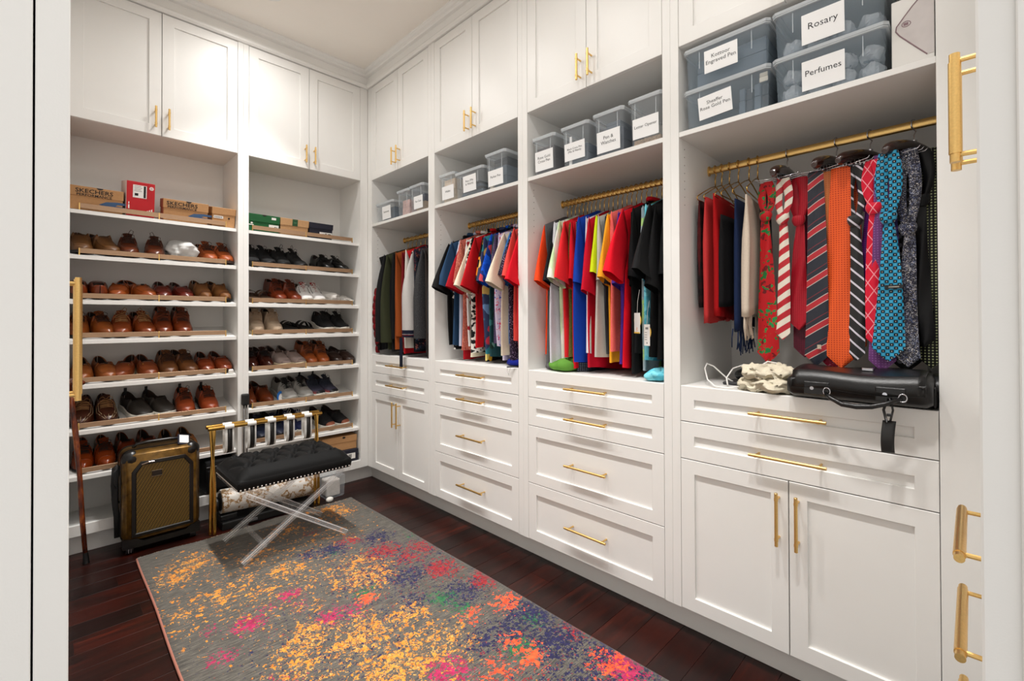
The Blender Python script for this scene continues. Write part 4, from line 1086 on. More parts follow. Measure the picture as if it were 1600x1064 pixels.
# bay 2: patterned shirts
P = pattern
SH = [
 ('plain black short-sleeved shirt at the left end', F('black_shirt', (24, 24, 26)), True),
 ('black shirt scattered with small white flowers', P('black_whiteflower', 'specks', [(22, 22, 24), (22, 22, 24), (236, 234, 230)], 34), True),
 ('denim blue shirt', F('denim', (52, 84, 116)), True),
 ('pale blue striped shirt', P('pale_stripe', 'stripe', [(190, 200, 224), (224, 226, 236)], 90), True),
 ('deep red shirt between pale stripes and salmon pattern', F('deep_red', (178, 18, 40)), True),
 ('salmon patterned shirt', P('salmon_pat', 'floral', [(200, 116, 100), (226, 160, 140), (160, 70, 70)], 90), True),
 ('white shirt with red flowers down the front', P('white_redflower', 'floral', [(234, 230, 228), (234, 230, 228), (176, 30, 50), (234, 230, 228)], 26), True),
 ('plain cream shirt', F('cream_cloth', (232, 222, 200)), True),
 ('black and white abstract shirt', P('bw_abstract', 'camo', [(26, 26, 28), (230, 228, 222), (40, 38, 40)], 22), True),
 ('red and green flowered shirt', P('redgreen_floral', 'floral', [(226, 200, 170), (190, 30, 36), (90, 130, 50), (220, 120, 50)], 26), True),
 ('bright red shirt beside the flowers', F('bright_red', (196, 20, 34)), True),
 ('black shirt with large orange flowers', P('orange_floral', 'floral', [(24, 22, 24), (240, 150, 40), (226, 90, 40), (250, 200, 90), (236, 230, 220)], 20), True),
 ('black shirt with yellow palm leaves', P('palm_floral', 'floral', [(28, 28, 32), (230, 180, 60), (60, 110, 100), (200, 70, 50), (240, 220, 140)], 17), True),
 ('slate blue tropical shirt with a pale yellow flower', P('tropic_blue', 'floral', [(66, 76, 110), (232, 196, 120), (120, 150, 190), (60, 140, 150), (214, 70, 90)], 15), True),
 ('royal blue shirt with red print', P('royal_print', 'camo', [(16, 84, 190), (20, 100, 214), (30, 60, 130), (200, 80, 90)], 9), True),
 ('teal and green palm shirt', P('teal_palm', 'floral', [(40, 80, 84), (70, 130, 130), (30, 60, 50), (120, 160, 150)], 22), True),
 ('plum checked shirt', P('plum_check', 'check', [(86, 74, 100), (120, 100, 130), (70, 60, 90)], 70), True),
 ('pink and blue paisley shirt', P('pink_paisley', 'floral', [(206, 196, 216), (206, 60, 110), (80, 100, 180), (230, 140, 150)], 60), True),
 ('lilac checked shirt', P('lilac_check', 'check', [(222, 214, 228), (190, 176, 206), (206, 196, 216)], 60), True),
 ('beige short-sleeved shirt with a wide square sleeve', F('beige_shirt', (228, 216, 196)), True),
 ('sky blue shirt below the beige sleeve', F('sky_shirt', (60, 130, 200)), True),
 ('dark purple speckled shirt', P('purple_speck', 'specks', [(52, 40, 60), (130, 110, 140), (190, 170, 190)], 170), True),
 ('coral shirt', F('coral_shirt', (238, 92, 84)), True),
 ('navy shirt with white dots', P('navy_dots', 'dots', [(26, 32, 52), (226, 226, 232)], 45), True),
 ('scarlet shirt nearest the partition', F('scarlet_shirt', (222, 14, 44)), True),
]
n = len(SH)
for i, (d, m, col) in enumerate(SH):
    y = -.925-.0272*i
    sl = ('short', rg.uniform(.02, .13), rg.uniform(.24, .31))
    if i in (0, 4, 7, 14, 19, 24): sl = ('short', (.16, 0, 0, 0, .15, 0, 0, .17, 0, 0, 0, 0, 0, 0, .13, 0, 0, 0, 0, .18, 0, 0, 0, 0, .16)[i], .29)
    garment(d+', patterned shirt bay', 'shirt', y, m, 200+i, yaw=rg.uniform(-.04, .06), sleeve=sl, hem=rg.uniform(.68, .805), collar=True, zn=1.80, swing=.03 if i in (0, 4, 7, 14, 19, 24) else .008)
# bay 3: sports shirts
SP = [
 ('orange sports shirt at the left end', F('orange_tech', (244, 84, 34)), .12),
 ('grey sleeveless top', F('grey_tech', (112, 110, 112)), .05),
 ('black sports shirt left of the white one', F('black_tech_a', (28, 30, 36)), .12),
 ('white sports shirt', F('white_tech', (228, 226, 234)), .03),
 ('white shirt with lime green blocks', P('lime_block', 'check', [(226, 230, 216), (176, 222, 130), (236, 236, 228)], 11), .14),
 ('coral red sports shirt with wide sleeve', F('coral_tech', (236, 50, 58)), .13),
 ('olive melange sports shirt', P('olive_mel', 'specks', [(104, 106, 52), (126, 126, 66), (140, 140, 84)], 260), .0),
 ('vivid red sports shirt', F('red_tech', (222, 22, 46)), .03),
 ('black sports shirt with dotted side band', P('dot_band', 'dots', [(24, 26, 30), (150, 160, 180)], 120), .02),
 ('royal blue sports shirt', F('blue_tech', (20, 76, 176)), .05),
 ('white sports shirt behind the crimson one', F('white_tech_b', (232, 230, 236)), .01),
 ('crimson sports shirt', F('crimson_tech', (206, 10, 52)), .07),
 ('neon yellow sports shirt', F('neon_tech', (222, 242, 40)), .06),
 ('pale grey sports shirt', F('pale_tech', (206, 204, 196)), .02),
 ('charcoal striped sports shirt', P('charcoal_stripe', 'stripe', [(48, 52, 58), (60, 64, 70)], 60), .04),
 ('amber yellow sports shirt', F('amber_tech', (246, 180, 48)), .09),
 ('salmon pink sports shirt', P('salmon_mel', 'specks', [(246, 120, 112), (250, 138, 128), (252, 160, 150)], 300), .02),
 ('purple sports shirt', F('purple_tech', (92, 60, 164)), .06),
 ('bright red sports shirt with the widest sleeve', F('bright_tech', (232, 10, 46)), .20),
 ('black sports shirt right of the wide red sleeve', F('black_tech_b', (20, 20, 22)), .03),
 ('black polo with red collar', F('black_tech_c', (24, 24, 27)), .05),
 ('grey green camouflage sports shirt with hang tags', P('camo_tech', 'camo', [(150, 166, 172), (168, 180, 186), (182, 212, 140), (140, 158, 168)], 11), .05),
 ('aqua sports shirt', P('aqua_mel', 'camo', [(110, 200, 218), (140, 216, 228), (90, 180, 204)], 16), .03),
 ('black sports shirt right of the aqua one', F('black_tech_d', (22, 22, 24)), .19),
 ('black sports shirt second from the partition', F('black_tech_e', (26, 26, 28)), .10),
 ('black sports shirt nearest the partition', F('black_tech_f', (30, 30, 32)), .06),
]
for i, (d, m, dx) in enumerate(SP):
    y = -1.735-.0268*i
    big = dx > .11
    g = garment(d+', sports shirt bay', 'shirt', y, m, 300+i, yaw=rg.uniform(-.03, .05), sleeve=None if 'sleeveless' in d else ('short', dx, .30 if big else rg.uniform(.27, .36)), hem=rg.uniform(.70, .805), collar=F('red_collar', (200, 20, 40)) if 'red collar' in d else None, zn=1.795, swing=.035 if big else .008)
# garment hang tags
def hang_tag(label, x, y, z, w, h, seed):
    e = thing('garment_tag', label, 'tag', (x, y, z), 'hang tags on the camouflage shirt', -.55)
    obj('tag_card', MB().box(-.001, .001, -w/2, w/2, -h/2, h/2, .0005), PWHITE, e, world=False)
    rd = MB().tube([(.0015, 0, .012), (.003, 0, .012)], w*.62, 20); obj('round_backing', rd, mat('tag_yellow', (236, 196, 84), .6), e, world=False)
    mk = MB()
    if seed == 1:
        for a in range(5): mk.loft([[(xx_, .004*math.cos(a*1.257+b_)*r_, -.026+.007*math.sin(a*1.257+b_)*r_) for b_, r_ in ((-.5, .6), (0, 1.6), (.5, .6))] for xx_ in (-.0016, -.001)])
        obj('orange_mark', mk, mat('tag_orange', (226, 140, 40), .6), e, world=False)
        obj('yellow_foot', MB().box(-.0016, -.001, -w/2, w/2, -h/2, -h/2+.006), mat('tag_yellow', (236, 196, 84), .6), e, world=False)
    else:
        mk.box(-.0016, -.001, -.012, .010, .024, .033)
        for q in range(4): mk.box(-.0016, -.001, -.002, .016, .010-.010*q, .012-.010*q)
        mk.box(-.0016, -.001, -.006, .002, -.036, -.030)
        obj('printed_lines', mk, mat('grey_print', (140, 138, 136), .7), e, world=False)
    obj('string', MB().tube([(0, 0, h/2-.004), (.004, .002, h/2+.05), (.012, 0, h/2+.10)], .0007, 5), PWHITE, e, world=False)
hang_tag('round yellow and white hang tag at the left on the camouflage shirt', .030, -2.312, 1.225, .048, .088, 1)
hang_tag('rectangular white hang tag at the right on the aqua shirt', .022, -2.362, 1.175, .046, .090, 2)
# folded things left on the counters under the shirts
def soft_pile(name, label, cat, c, sx, sy, sz, m, seed):
    r_ = random.Random(seed); ph = [r_.random()*6.3 for _ in range(6)]
    e = thing(name, label, cat, c)
    mb = MB().grid(lambda a, b: (sx*math.cos(2*PI*a)*math.sin(PI*b)**.5*(1+.1*math.sin(5*2*PI*a+ph[0]+4*b)), sy*math.sin(2*PI*a)*math.sin(PI*b)**.5*(1+.1*math.sin(4*2*PI*a+ph[1])), sz*(.5-.5*math.cos(PI*b))*(1+.2*math.sin(3*2*PI*a+ph[2]+6*b))), 30, 12)
    obj('cloth', mb, m, e, world=False, smooth=True)
soft_pile('folded_cloth', 'green cloth lying on the counter under the red sports shirts', 'cloth', (.12, -1.86, .9815), .09, .085, .055, F('green_cloth', (110, 160, 70)), 1)
soft_pile('folded_cloth', 'aqua cloth lying on the counter under the black sports shirts', 'cloth', (.10, -2.385, .9815), .10, .055, .045, MATS['aqua_mel'], 2)
soft_pile('folded_cloth', 'dark grey cloth lying on the counter under the orange sports shirt', 'cloth', (.14, -1.77, .9815), .07, .04, .035, F('grey_tech', (112, 110, 112)), 3)
soft_pile('folded_cloth', 'royal blue cloth on the counter under the patterned shirts', 'cloth', (.16, -1.50, .9815), .10, .07, .04, F('royal_cloth', (20, 40, 140)), 4)
soft_pile('folded_cloth', 'red cloth on the counter beside the patterned shirt partition', 'cloth', (.12, -1.59, .9815), .06, .03, .05, F('deep_red', (178, 18, 40)), 5)
e = thing('strap', 'thin black strap on the counter edge below the patterned shirts', 'strap', (.02, -1.60, .9815))
obj('band', MB().tube([(-.022, -1.565, .989), (-.01, -1.59, .990), (0.0, -1.615, .991), (.02, -1.625, .989)], .0035, 8), BLACK, e, smooth=True)
obj('loose_thread', MB().tube([(-.022, -1.567, .986), (-.026, -1.572, .965), (-.024, -1.580, .950)], .0006, 4).tube([(-.02, -1.59, .986), (-.026, -1.583, .960), (-.024, -1.578, .945)], .0006, 4), mat('grey_thread', (120, 112, 104), .8), e)
# navy cloth strap hanging over the drawer of the jacket bay
e = thing('hanging_belt', 'navy cloth belt hanging down over the top drawer of the jacket bay', 'belt', (-.03, -.53, 1.05))
obj('belt_end', MB().box(-.034, -.030, -.548, -.512, .905, 1.12, .001), F('navy_belt', (22, 28, 48)), e)
# ------------------------------------------------------------------ neckties on wooden racks
WOODD = mat('dark_walnut', (58, 30, 22), .25, noise=.25, nscale=30)
WOODD.node_tree.nodes['Principled BSDF'].inputs['Coat Weight'].default_value = .5
RACKS = [(-2.822, 0.0, 'first'), (-2.983, -.18, 'second'), (-3.082, -.36, 'third'), (-3.199, -.32, 'fourth')]
for (y, yaw, w_) in RACKS:
    e = thing('tie_rack', 'dark wooden tie rack with chrome pegs, %s from the scarves' % w_, 'tie rack', (XR, y, ZR), 'wooden tie racks', yaw)
    hk = [(-.018*math.cos(a), 0, .018*math.sin(a)) for a in [PI*.95-PI*1.15*k/12 for k in range(13)]] + [(.012, 0, -.018), (0, 0, -.034), (0, 0, -.062)]
    obj('hook', MB().tube(hk, .0022, 8).tube([(0, 0, -.052), (0, 0, -.060)], .008, 12), CHROME, e, world=False, smooth=True, sharp=50)
    # arched wooden shoulder, thick rounded ends
    ar = MB(); rs = []
    for k in range(21):
        t = k/20*2-1; x = t*.185; z = -.060-.040*t*t
        h = .026+.004*abs(t); w2 = .017
        if abs(t) > .97: h *= .6; w2 *= .6
        rs.append([(x, w2*math.cos(a), z-.012+h*math.sin(a)*(.8 if math.sin(a) < 0 else .6)) for a in [2*PI*j/12 for j in range(12)]])
    ar.loft(rs); obj('wooden_arm', ar, WOODD, e, world=False, smooth=True, sharp=60)
    obj('peg_bar', MB().box(-.15, .15, -.006, .006, -.130, -.122, .001), CHROME, e, world=False)
    for k in range(13):
        x = -.145+.024*k
        for s in (-1, 1):
            pg = MB().tube([(x, s*.004, -.126), (x, s*.030, -.126), (x, s*.068, -.123), (x, s*.074, -.116)], .0016, 6)
            obj('peg', pg, CHROME, e, world=False, smooth=True)
    cl = MB()
    for k in range(12): cl.box(-.132+.024*k-.001, -.132+.024*k+.001, -.009, .009, -.126, -.088)
    obj('peg_stems', cl, CHROME, e, world=False)['kind'] = 'stuff'
def silk(m, r=.42): return m
def strip(mb, path, widths, dep=.0035, wave=0, ph=0, n=6):
    """ribbon facing -x: path of (x, y, z), half widths, cross-section slightly bowed"""
    rows_f = []; rows_b = []
    for i, ((x, y, z), w) in enumerate(zip(path, widths)):
        rf = []; rb = []
        for k in range(n+1):
            s = k/n*2-1
            bow = -.004*(1-s*s)+wave*math.sin(3.1*s+ph+i*.6)
            rf.append((x+bow, y-s*w, z)); rb.append((x+bow+dep, y-s*w, z))
        rows_f.append(rf+rb[::-1])
    mb.loft(rows_f, True, True, True)
def tie(label, x, y, zt, zb, w0, w1, m, knot=None, back=None, tip='point', backing=None, lean=0.0, seed=0, wave=.002):
    """necktie over a peg; front blade faces the room. knot = z of a pre-tied knot"""
    e = thing('necktie', label, 'necktie', (x, y, zt), 'neckties on the wooden racks')
    mb = MB(); ph = seed*1.7
    def blade(mb, x, y, zt, zb, w0, w1, tipk=True, lean=0.0):
        N = 16; P_ = []; Wd = []
        for i in range(N+1):
            t = i/N; z = zt+(zb+w1*1.0-zt)*t
            P_.append((x+.003*math.sin(5*t+ph), y+lean*t+.004*math.sin(4*t+ph), z)); Wd.append(w0+(w1-w0)*t**.8)
        if tipk:
            P_.append((P_[-1][0], P_[-1][1], zb+w1*.5)); Wd.append(w1*.55); P_.append((P_[-1][0], P_[-1][1], zb)); Wd.append(.002)
        strip(mb, P_, Wd, .0035, wave, ph)
    if knot:
        lp = MB()
        for s in (-1, 1):
            N = 8; strip(lp, [(x-.002+.010*(s > 0), y+s*(.006+.013*math.sin(PI*i/N)), zt+(knot+.01-zt)*i/N) for i in range(N+1)], [max(.007, w0*.75*(1-.45*(i/N)**2)) for i in range(N+1)], .004, .001, ph)
        obj('neck_loop', lp, m, e, smooth=True, sharp=50)
        kb = MB(); rs = []
        for k in range(7):
            t = k/6; r = .010+.010*math.sin(PI*(t*.7+.25)); rs.append([(x-.010+r*.75*math.cos(a), y+r*1.15*math.sin(a), knot+.018-.036*t) for a in [2*PI*j/12 for j in range(12)]])
        kb.loft(rs); obj('knot', kb, m, e, smooth=True, sharp=60)
        blade(mb, x-.006, y, knot-.012, zb, .013, w1, True, lean)
    else:
        blade(mb, x, y, zt, zb, w0, w1, True, lean)
        ov = MB(); strip(ov, [(x+.006*(1-math.cos(a)), y, zt+.006*math.sin(a)) for a in [PI*k/6 for k in range(7)]], [w0]*7, .003); obj('fold_over_peg', ov, m, e, smooth=True)
    obj('front_blade', mb, m, e, smooth=True, sharp=50)
    if back:
        bz, bw, by = back
        bb = MB(); blade(bb, x+.016, y+by, zt, bz, w0*.8, bw); obj('back_blade', bb, backing or m, e, smooth=True, sharp=50)
    return e
PT = lambda n, k, c, s, a=0.0: pattern('tie_'+n, k, c, s, .42, a, .2)
def stripe_yz(name, cols, scale, ang):
    """diagonal stripes for ties that face the room (uses y and z)"""
    if name in MATS: return MATS[name]
    t = NT(name); v = t.coord('Object'); sp = t.n('ShaderNodeSeparateXYZ'); t.l(v, sp.inputs[0])
    q = t.math('ADD', t.math('MULTIPLY', sp.outputs[1], math.cos(ang)*scale), t.math('MULTIPLY', sp.outputs[2], math.sin(ang)*scale))
    n = len(cols); tot = sum(w for c, w in cols); acc = 0; st = []
    for c, w in cols: st.append((acc/tot, c)); acc += w
    t.base(t.ramp(t.math('FRACT', q), st, 'CONSTANT')); t.set(Roughness=.42); t.b.inputs['Sheen Weight'].default_value = .2
    t.bump(t.noise(v, 800, 2), .0003, .3)
    MATS[name] = t.m; return t.m
def remap(fn):
    """patterns are laid out in x-z; ties lie in y-z, so swap the coordinate axes"""
    for n_ in fn.node_tree.nodes:
        if n_.type == 'MAPPING': n_.inputs['Rotation'].default_value = (0, 0, -PI/2)
    return fn
def yz(name, kind, cols, scale): 
    new = ('tie_'+name) not in MATS
    m = pattern('tie_'+name, kind, cols, scale, .42, 0, .2)
    return remap(m) if new else m
T_XMAS = yz('xmas', 'floral', [(196, 22, 34), (30, 130, 70), (120, 12, 24), (40, 150, 84), (30, 120, 60)], 48)
T_CANDY = stripe_yz('tie_candy', [((196, 16, 44), 1), ((236, 228, 214), 1)], 26, .95)
T_RED = yz('red_dot', 'dots', [(172, 10, 40), (206, 40, 66)], 170)
T_WINE = yz('wine', 'dots', [(96, 10, 44), (120, 20, 60)], 150)
T_CLUB = stripe_yz('tie_club', [((28, 36, 54), 5), ((206, 196, 190), .35), ((190, 36, 52), 2.6), ((206, 196, 190), .35), ((28, 36, 54), 2.2), ((130, 40, 56), .4)], 14, .98)
T_PAIS = yz('magenta_paisley', 'floral', [(190, 20, 70), (236, 140, 160), (150, 10, 50)], 90)
T_ORNG = yz('orange_net', 'dots', [(240, 110, 50), (196, 64, 30)], 130)
T_PEACH = yz('peach', 'dots', [(248, 160, 100), (240, 140, 84)], 130)
T_BWST = stripe_yz('tie_bw', [((22, 22, 26), 3.2), ((226, 222, 232), .8)], 36, -.75)
T_PURP = yz('purple', 'dots', [(92, 20, 110), (130, 50, 150)], 150)
T_LATT = yz('pink_lattice', 'lattice', [(226, 24, 66), (250, 170, 180)], 30)
T_VIOL = stripe_yz('tie_violet', [((50, 36, 130), 3), ((120, 100, 190), 1)], 40, .8)
T_TEAL = yz('teal_squares', 'squares', [(14, 20, 28), (44, 160, 200), (236, 240, 240), (120, 206, 226)], 95)
T_GREY = yz('grey_floral', 'floral', [(38, 40, 58), (196, 200, 214), (120, 130, 170), (236, 230, 224), (90, 84, 80)], 150)
T_BLK = F('tie_black_satin', (20, 20, 23), .35); T_BLKDOT = yz('black_dot', 'dots', [(22, 24, 22), (190, 196, 150)], 110)
T_LIME = F('tie_lime_lining', (170, 184, 100), .5); T_BURG = yz('burgundy', 'dots', [(92, 24, 44), (120, 50, 70)], 130)
T_GOLD = F('tie_gold_lining', (190, 176, 130), .5); T_GRAPE = yz('grape', 'dots', [(120, 70, 130), (150, 100, 160)], 120)
T_BIGDOT = yz('big_dot', 'dots', [(24, 24, 26), (120, 120, 126)], 34)
ZT = 1.762
tie('red christmas necktie with green trees and a knot, by the cream scarf', .175, -2.780, ZT, 1.075, .021, .038, T_XMAS, knot=1.63, back=(1.16, .026, .008), backing=T_BLK, seed=1, wave=.004)
tie('red and white candy striped necktie', .170, -2.838, ZT, 1.165, .020, .024, T_CANDY, knot=1.61, seed=2)
tie('crimson dotted necktie with a knot', .195, -2.884, ZT, 1.20, .026, .032, T_RED, knot=1.60, back=(1.10, .035, -.012), backing=T_WINE, seed=3, wave=.004)
tie('wine necktie at the back of the first rack', .235, -2.915, ZT, 1.09, .022, .030, T_WINE, seed=4)
tie('navy necktie with red and silver diagonal stripes', .165, -2.945, ZT, 1.075, .023, .036, T_CLUB, seed=5, lean=.006)
tie('magenta paisley necktie showing as a narrow strip', .20, -2.985, ZT, 1.06, .018, .034, T_PAIS, seed=6)
tie('orange necktie with a fine net pattern', .172, -3.012, ZT, 1.07, .027, .042, T_ORNG, back=(1.225, .020, .052), backing=T_PEACH, seed=7, wave=.003)
tie('second orange necktie behind the net patterned one', .215, -3.045, ZT, 1.12, .018, .028, T_ORNG, seed=8)
tie('black necktie with white diagonal stripes and a knot', .170, -3.056, ZT-.004, 1.10, .018, .024, T_BWST, knot=1.57, seed=9)
tie('purple dotted necktie behind the pink lattice one', .20, -3.088, ZT, 1.20, .024, .034, T_PURP, knot=1.62, seed=10)
tie('hot pink necktie with a white lattice and a knot', .155, -3.108, ZT, 1.15, .024, .027, T_LATT, knot=1.60, seed=11)
tie('violet striped necktie behind the teal one', .21, -3.135, ZT, 1.30, .020, .030, T_VIOL, seed=12)
tie('teal necktie with black squares and a knot', .135, -3.146, ZT+.012, 1.105, .025, .042, T_TEAL, knot=1.56, back=(1.07, .036, .018), backing=T_GRAPE, seed=13, wave=.004)
tie('grey and navy flowered necktie', .150, -3.192, ZT+.012, 1.09, .022, .029, T_GREY, knot=1.52, seed=14, wave=.004)
tie('plain black satin necktie with a knot', .185, -3.222, ZT+.01, 1.15, .022, .026, T_BLK, knot=1.61, seed=15)
tie('black dotted necktie with a lime lining', .20, -3.240, ZT+.01, 1.085, .020, .032, T_BLKDOT, back=(1.10, .014, -.022), backing=T_LIME, seed=16)
tie('burgundy necktie against the right partition', .24, -3.252, ZT, 1.14, .010, .012, T_BURG, seed=17)
tie('black necktie with large grey dots hanging low behind the others', .225, -3.178, ZT, 1.065, .028, .050, T_BIGDOT, seed=18)
# emblem printed on the club tie, maker's labels
e = [o for o in bpy.data.objects if o.get('label', '').startswith('navy necktie with red')][0]
emb = MB().box(.1545, .1552, -2.957, -2.945, 1.135, 1.150)
obj('crest_print', emb, mat('crest_cream', (206, 190, 170), .7, noise=.4, nscale=300), e)
e = [o for o in bpy.data.objects if o.get('label', '').startswith('teal necktie')][0]
obj('maker_label', MB().box(.118, .1195, -3.180, -3.136, 1.335, 1.347), BLACK, e)
obj('maker_mark', MB().box(.1174, .118, -3.172, -3.146, 1.339, 1.3425), mat('thread_grey', (170, 166, 156), .7), e)

# ------------------------------------------------------------------ scarves on wire hangers
def scarf(label, y, x0, x1, zt, zb, m, seed, thick=.010, fringe=None, yaw=0.0, skew=0.0):
    rnd = random.Random(seed); ph = [rnd.random()*6.3 for _ in range(5)]
    e = thing('scarf', label, 'scarf', ((x0+x1)/2, y, zt), 'scarves on wire hangers', yaw)
    W2 = (x1-x0)/2; mb = MB(); N = 20; V = 14; rows = []
    for v in range(V+1):
        t = v/V; z = -(zt-zb)*t; r = []
        T = .005+thick*min(1, t*3)
        ww = W2*(1+.06*math.sin(3*t+ph[0]))
        for k in range(N):
            f = 2*PI*k/N; A = math.cos(f); sd = math.sin(f); A = math.copysign(abs(A)**.8, A)
            fold = (.006*math.sin(6*A+ph[1])+.004*math.sin(11*A+ph[2]+2*t))*min(1, t*2)
            r.append((A*ww+skew*t, T*sd*(abs(sd)**-.4 if abs(sd) > 1e-6 else 0)+fold, z+.012*math.sin(3*A+ph[3])*t+(.03*(1-abs(A)**2) if v == 0 else 0)*0))
        rows.append(r)
    mb.loft(rows, True, True, True); obj('folded_cloth', mb, m, e, world=False, smooth=True)
    if fringe:
        fr = MB()
        for k in range(26):
            A = -1+2*k/25
            x = A*W2+skew; y_ = rnd.uniform(-thick, thick); l = fringe*(.8+.4*rnd.random())
            fr.tube([(x, y_, -(zt-zb)+.004), (x+rnd.uniform(-.004, .004), y_+rnd.uniform(-.004, .004), -(zt-zb)-l*.5), (x+rnd.uniform(-.008, .008), y_+rnd.uniform(-.006, .006), -(zt-zb)-l)], .0022, 5)
        obj('fringe', fr, m, e, world=False, smooth=True)['kind'] = 'stuff'
    hanger(y, yaw, 'brass hanger carrying the '+label.split(',')[0], HM=HM2)
scarf('black and red patterned scarf, nearest the left side of the tie bay', -2.545, .12, .34, 1.725, 1.30, pattern('scarf_pat', 'plaid', [(30, 16, 18), (110, 30, 34), (60, 24, 26)], 18), 1)
scarf('coral scarf between the patterned and red ones', -2.572, .11, .34, 1.735, 1.235, F('coral_wool', (206, 70, 70)), 2)
scarf('bright red wool scarf', -2.604, .10, .36, 1.738, 1.245, F('red_wool', (176, 12, 22)), 3, .014, yaw=.06)
scarf('black wool scarf right of the red one', -2.640, .10, .30, 1.65, 1.30, F('black_wool', (20, 20, 24)), 4, .013)
scarf('navy scarf with a dark fringe', -2.682, .12, .34, 1.71, 1.20, F('navy_wool', (32, 50, 86)), 5, .010, fringe=.085)
scarf('cream scarf with a knotted fringe', -2.715, .10, .36, 1.715, 1.26, F('cream_wool', (220, 206, 190)), 6, .015, fringe=.09, yaw=.10)

# ------------------------------------------------------------------ briefcase on the counter
LEA = leather('black_briefcase', (22, 21, 22), .32, .0012, .3)
e = thing('briefcase', 'black leather briefcase lying on the counter below the neckties', 'briefcase', (.16, -3.08, .981))
zc = .981
body = MB(); rs = []
for k in range(25):
    t = k/24; y = -2.900-.355*t
    n_ = 20; r = []
    edge = min(1, .80+min(t, 1-t)*5)
    for j in range(n_):
        f = 2*PI*j/n_; c = math.cos(f); s = math.sin(f)
        x = .135+.185*math.copysign(abs(c)**.55, c)*(edge*.15+.85)
        zz = .046+.046*math.copysign(abs(s)**.55, s)*edge
        if s > 0: zz += .006*math.sin(9*t+2*c)*s-.010*(x > .2)*s
        r.append((x, y, zc+max(0, zz)))
    rs.append(r)
body.loft(rs); obj('case_body', body, LEA, e, smooth=True, sharp=70)
fl = MB()
fl.grid(lambda a, b: (-.054+.30*a-(.008*math.sin(PI*b)), -2.915-.325*b, zc+.090+.008*math.sin(PI*a)+.004*math.sin(7*b+3*a)-.05*max(0, .06-a)/.06), 14, 18)
obj('flap', fl, LEA, e, smooth=True, solid=.003)
for yy in (-2.985, -3.165):
    obj('handle_tab', MB().box(-.058, -.050, yy-.034, yy+.034, zc+.022, zc+.062, .002), LEA, e)
    obj('rivet', MB().tube([(-.060, yy+.012, zc+.042), (-.056, yy+.012, zc+.042)], .0055, 12), CHROME, e, smooth=True, sharp=40)
    obj('handle_ring', MB().tube([(-.062, yy-.028+.009*math.cos(a), zc+.036+.011*math.sin(a)) for a in [2*PI*k/16 for k in range(16)]], .0020, 6, closed=True), CHROME, e, smooth=True)
hp = [(-.062, -3.010, zc+.030), (-.072, -3.025, zc+.018), (-.080, -3.055, zc+.004), (-.083, -3.090, zc+.002), (-.081, -3.125, zc+.006), (-.073, -3.155, zc+.016), (-.062, -3.190, zc+.034)]
hp = [(x, y if i not in (0, 6) else y, z) for i, (x, y, z) in enumerate(hp)]
obj('carry_handle', MB().tube(hp, [.005, .0065, .0075, .008, .0075, .0065, .005], 10), LEA, e, smooth=True)
obj('clasp', MB().box(.045, .085, -3.115, -3.085, zc+.096, zc+.106, .002), CHROME, e)
obj('side_gusset', MB().box(.0, .24, -3.262, -3.252, zc+.008, zc+.066, .004), LEA, e)
obj('shoulder_strap', MB().tube([(.02, -3.258, zc+.05), (.05, -3.262, zc+.085), (.10, -3.262, zc+.095), (.16, -3.26, zc+.07)], .004, 8, ry=.012), LEA, e, smooth=True)
e = thing('luggage_tag', 'black leather luggage tag hanging from the briefcase handle', 'tag', (-.07, -3.165, .97))
obj('tag_strap', MB().tube([(-.066, -3.160, zc+.032), (-.076, -3.152, zc+.0), (-.070, -3.158, zc-.035), (-.066, -3.166, zc-.030), (-.068, -3.172, zc+.0), (-.064, -3.166, zc+.034)], .0042, 8, ry=.0016, closed=True), LEA, e, smooth=True)
obj('tag_body', MB().grid(lambda a, b: (-.062-.010*math.sin(PI*a)+.004*b, -3.148-.030*b+.004*math.sin(2*a), zc-.032-.090*a), 10, 4), leather('tag_leather', (44, 44, 44), .5), e, smooth=True, solid=.003)
obj('buckle', MB().box(-.072, -.066, -3.170, -3.158, zc-.018, zc-.010, .001), BLACK, e)

# ------------------------------------------------------------------ cloth bags, cord and tools beside the briefcase
CREAM = F('cream_drawstring', (222, 214, 194), .8)
def folded_bag(label, c, sx, sy, sz, seed, yaw):
    r_ = random.Random(seed); ph = [r_.random()*6.3 for _ in range(8)]
    e = thing('drawstring_bag', label, 'bag', c, 'cream drawstring bags', yaw)
    mb = MB()
    def fn(a, b):
        th = 2*PI*a; el = PI*b; k = math.sin(el)**.45
        r = 1+.09*math.sin(3*th+ph[0])+.06*math.sin(7*th+ph[1]+5*el)+.04*math.sin(11*th+ph[2]-7*el)
        z = sz*(.5-.5*math.cos(el))*(1+.15*math.sin(2*th+ph[3]))+.006*math.sin(9*th+ph[4])*k+.005*math.sin(14*b*PI+ph[5])
        return (sx*math.cos(th)*k*r, sy*math.sin(th)*k*r, max(0, z))
    mb.grid(fn, 48, 18); obj('bag_cloth', mb, CREAM, e, world=False, smooth=True)
    obj('gathered_mouth', MB().tube([(sx*.55*math.cos(a), sy*.75+.012*math.sin(3*a), sz*.55+.018*math.sin(a)) for a in [2*PI*k/18 for k in range(18)]], .006, 8, closed=True), CREAM, e, world=False, smooth=True)
folded_bag('crumpled cream drawstring bag on top of the pile beside the briefcase', (.085, -2.805, .981+.042), .085, .082, .048, 3, .3)
folded_bag('flat cream drawstring bag under the crumpled one', (.095, -2.815, .981), .105, .102, .046, 7, -.2)
CORD = mat('white_cord', (232, 230, 226), .7)
e = thing('white_rope', 'white looped rope trailing over the left end of the counter', 'cord', (.10, -2.65, .981))
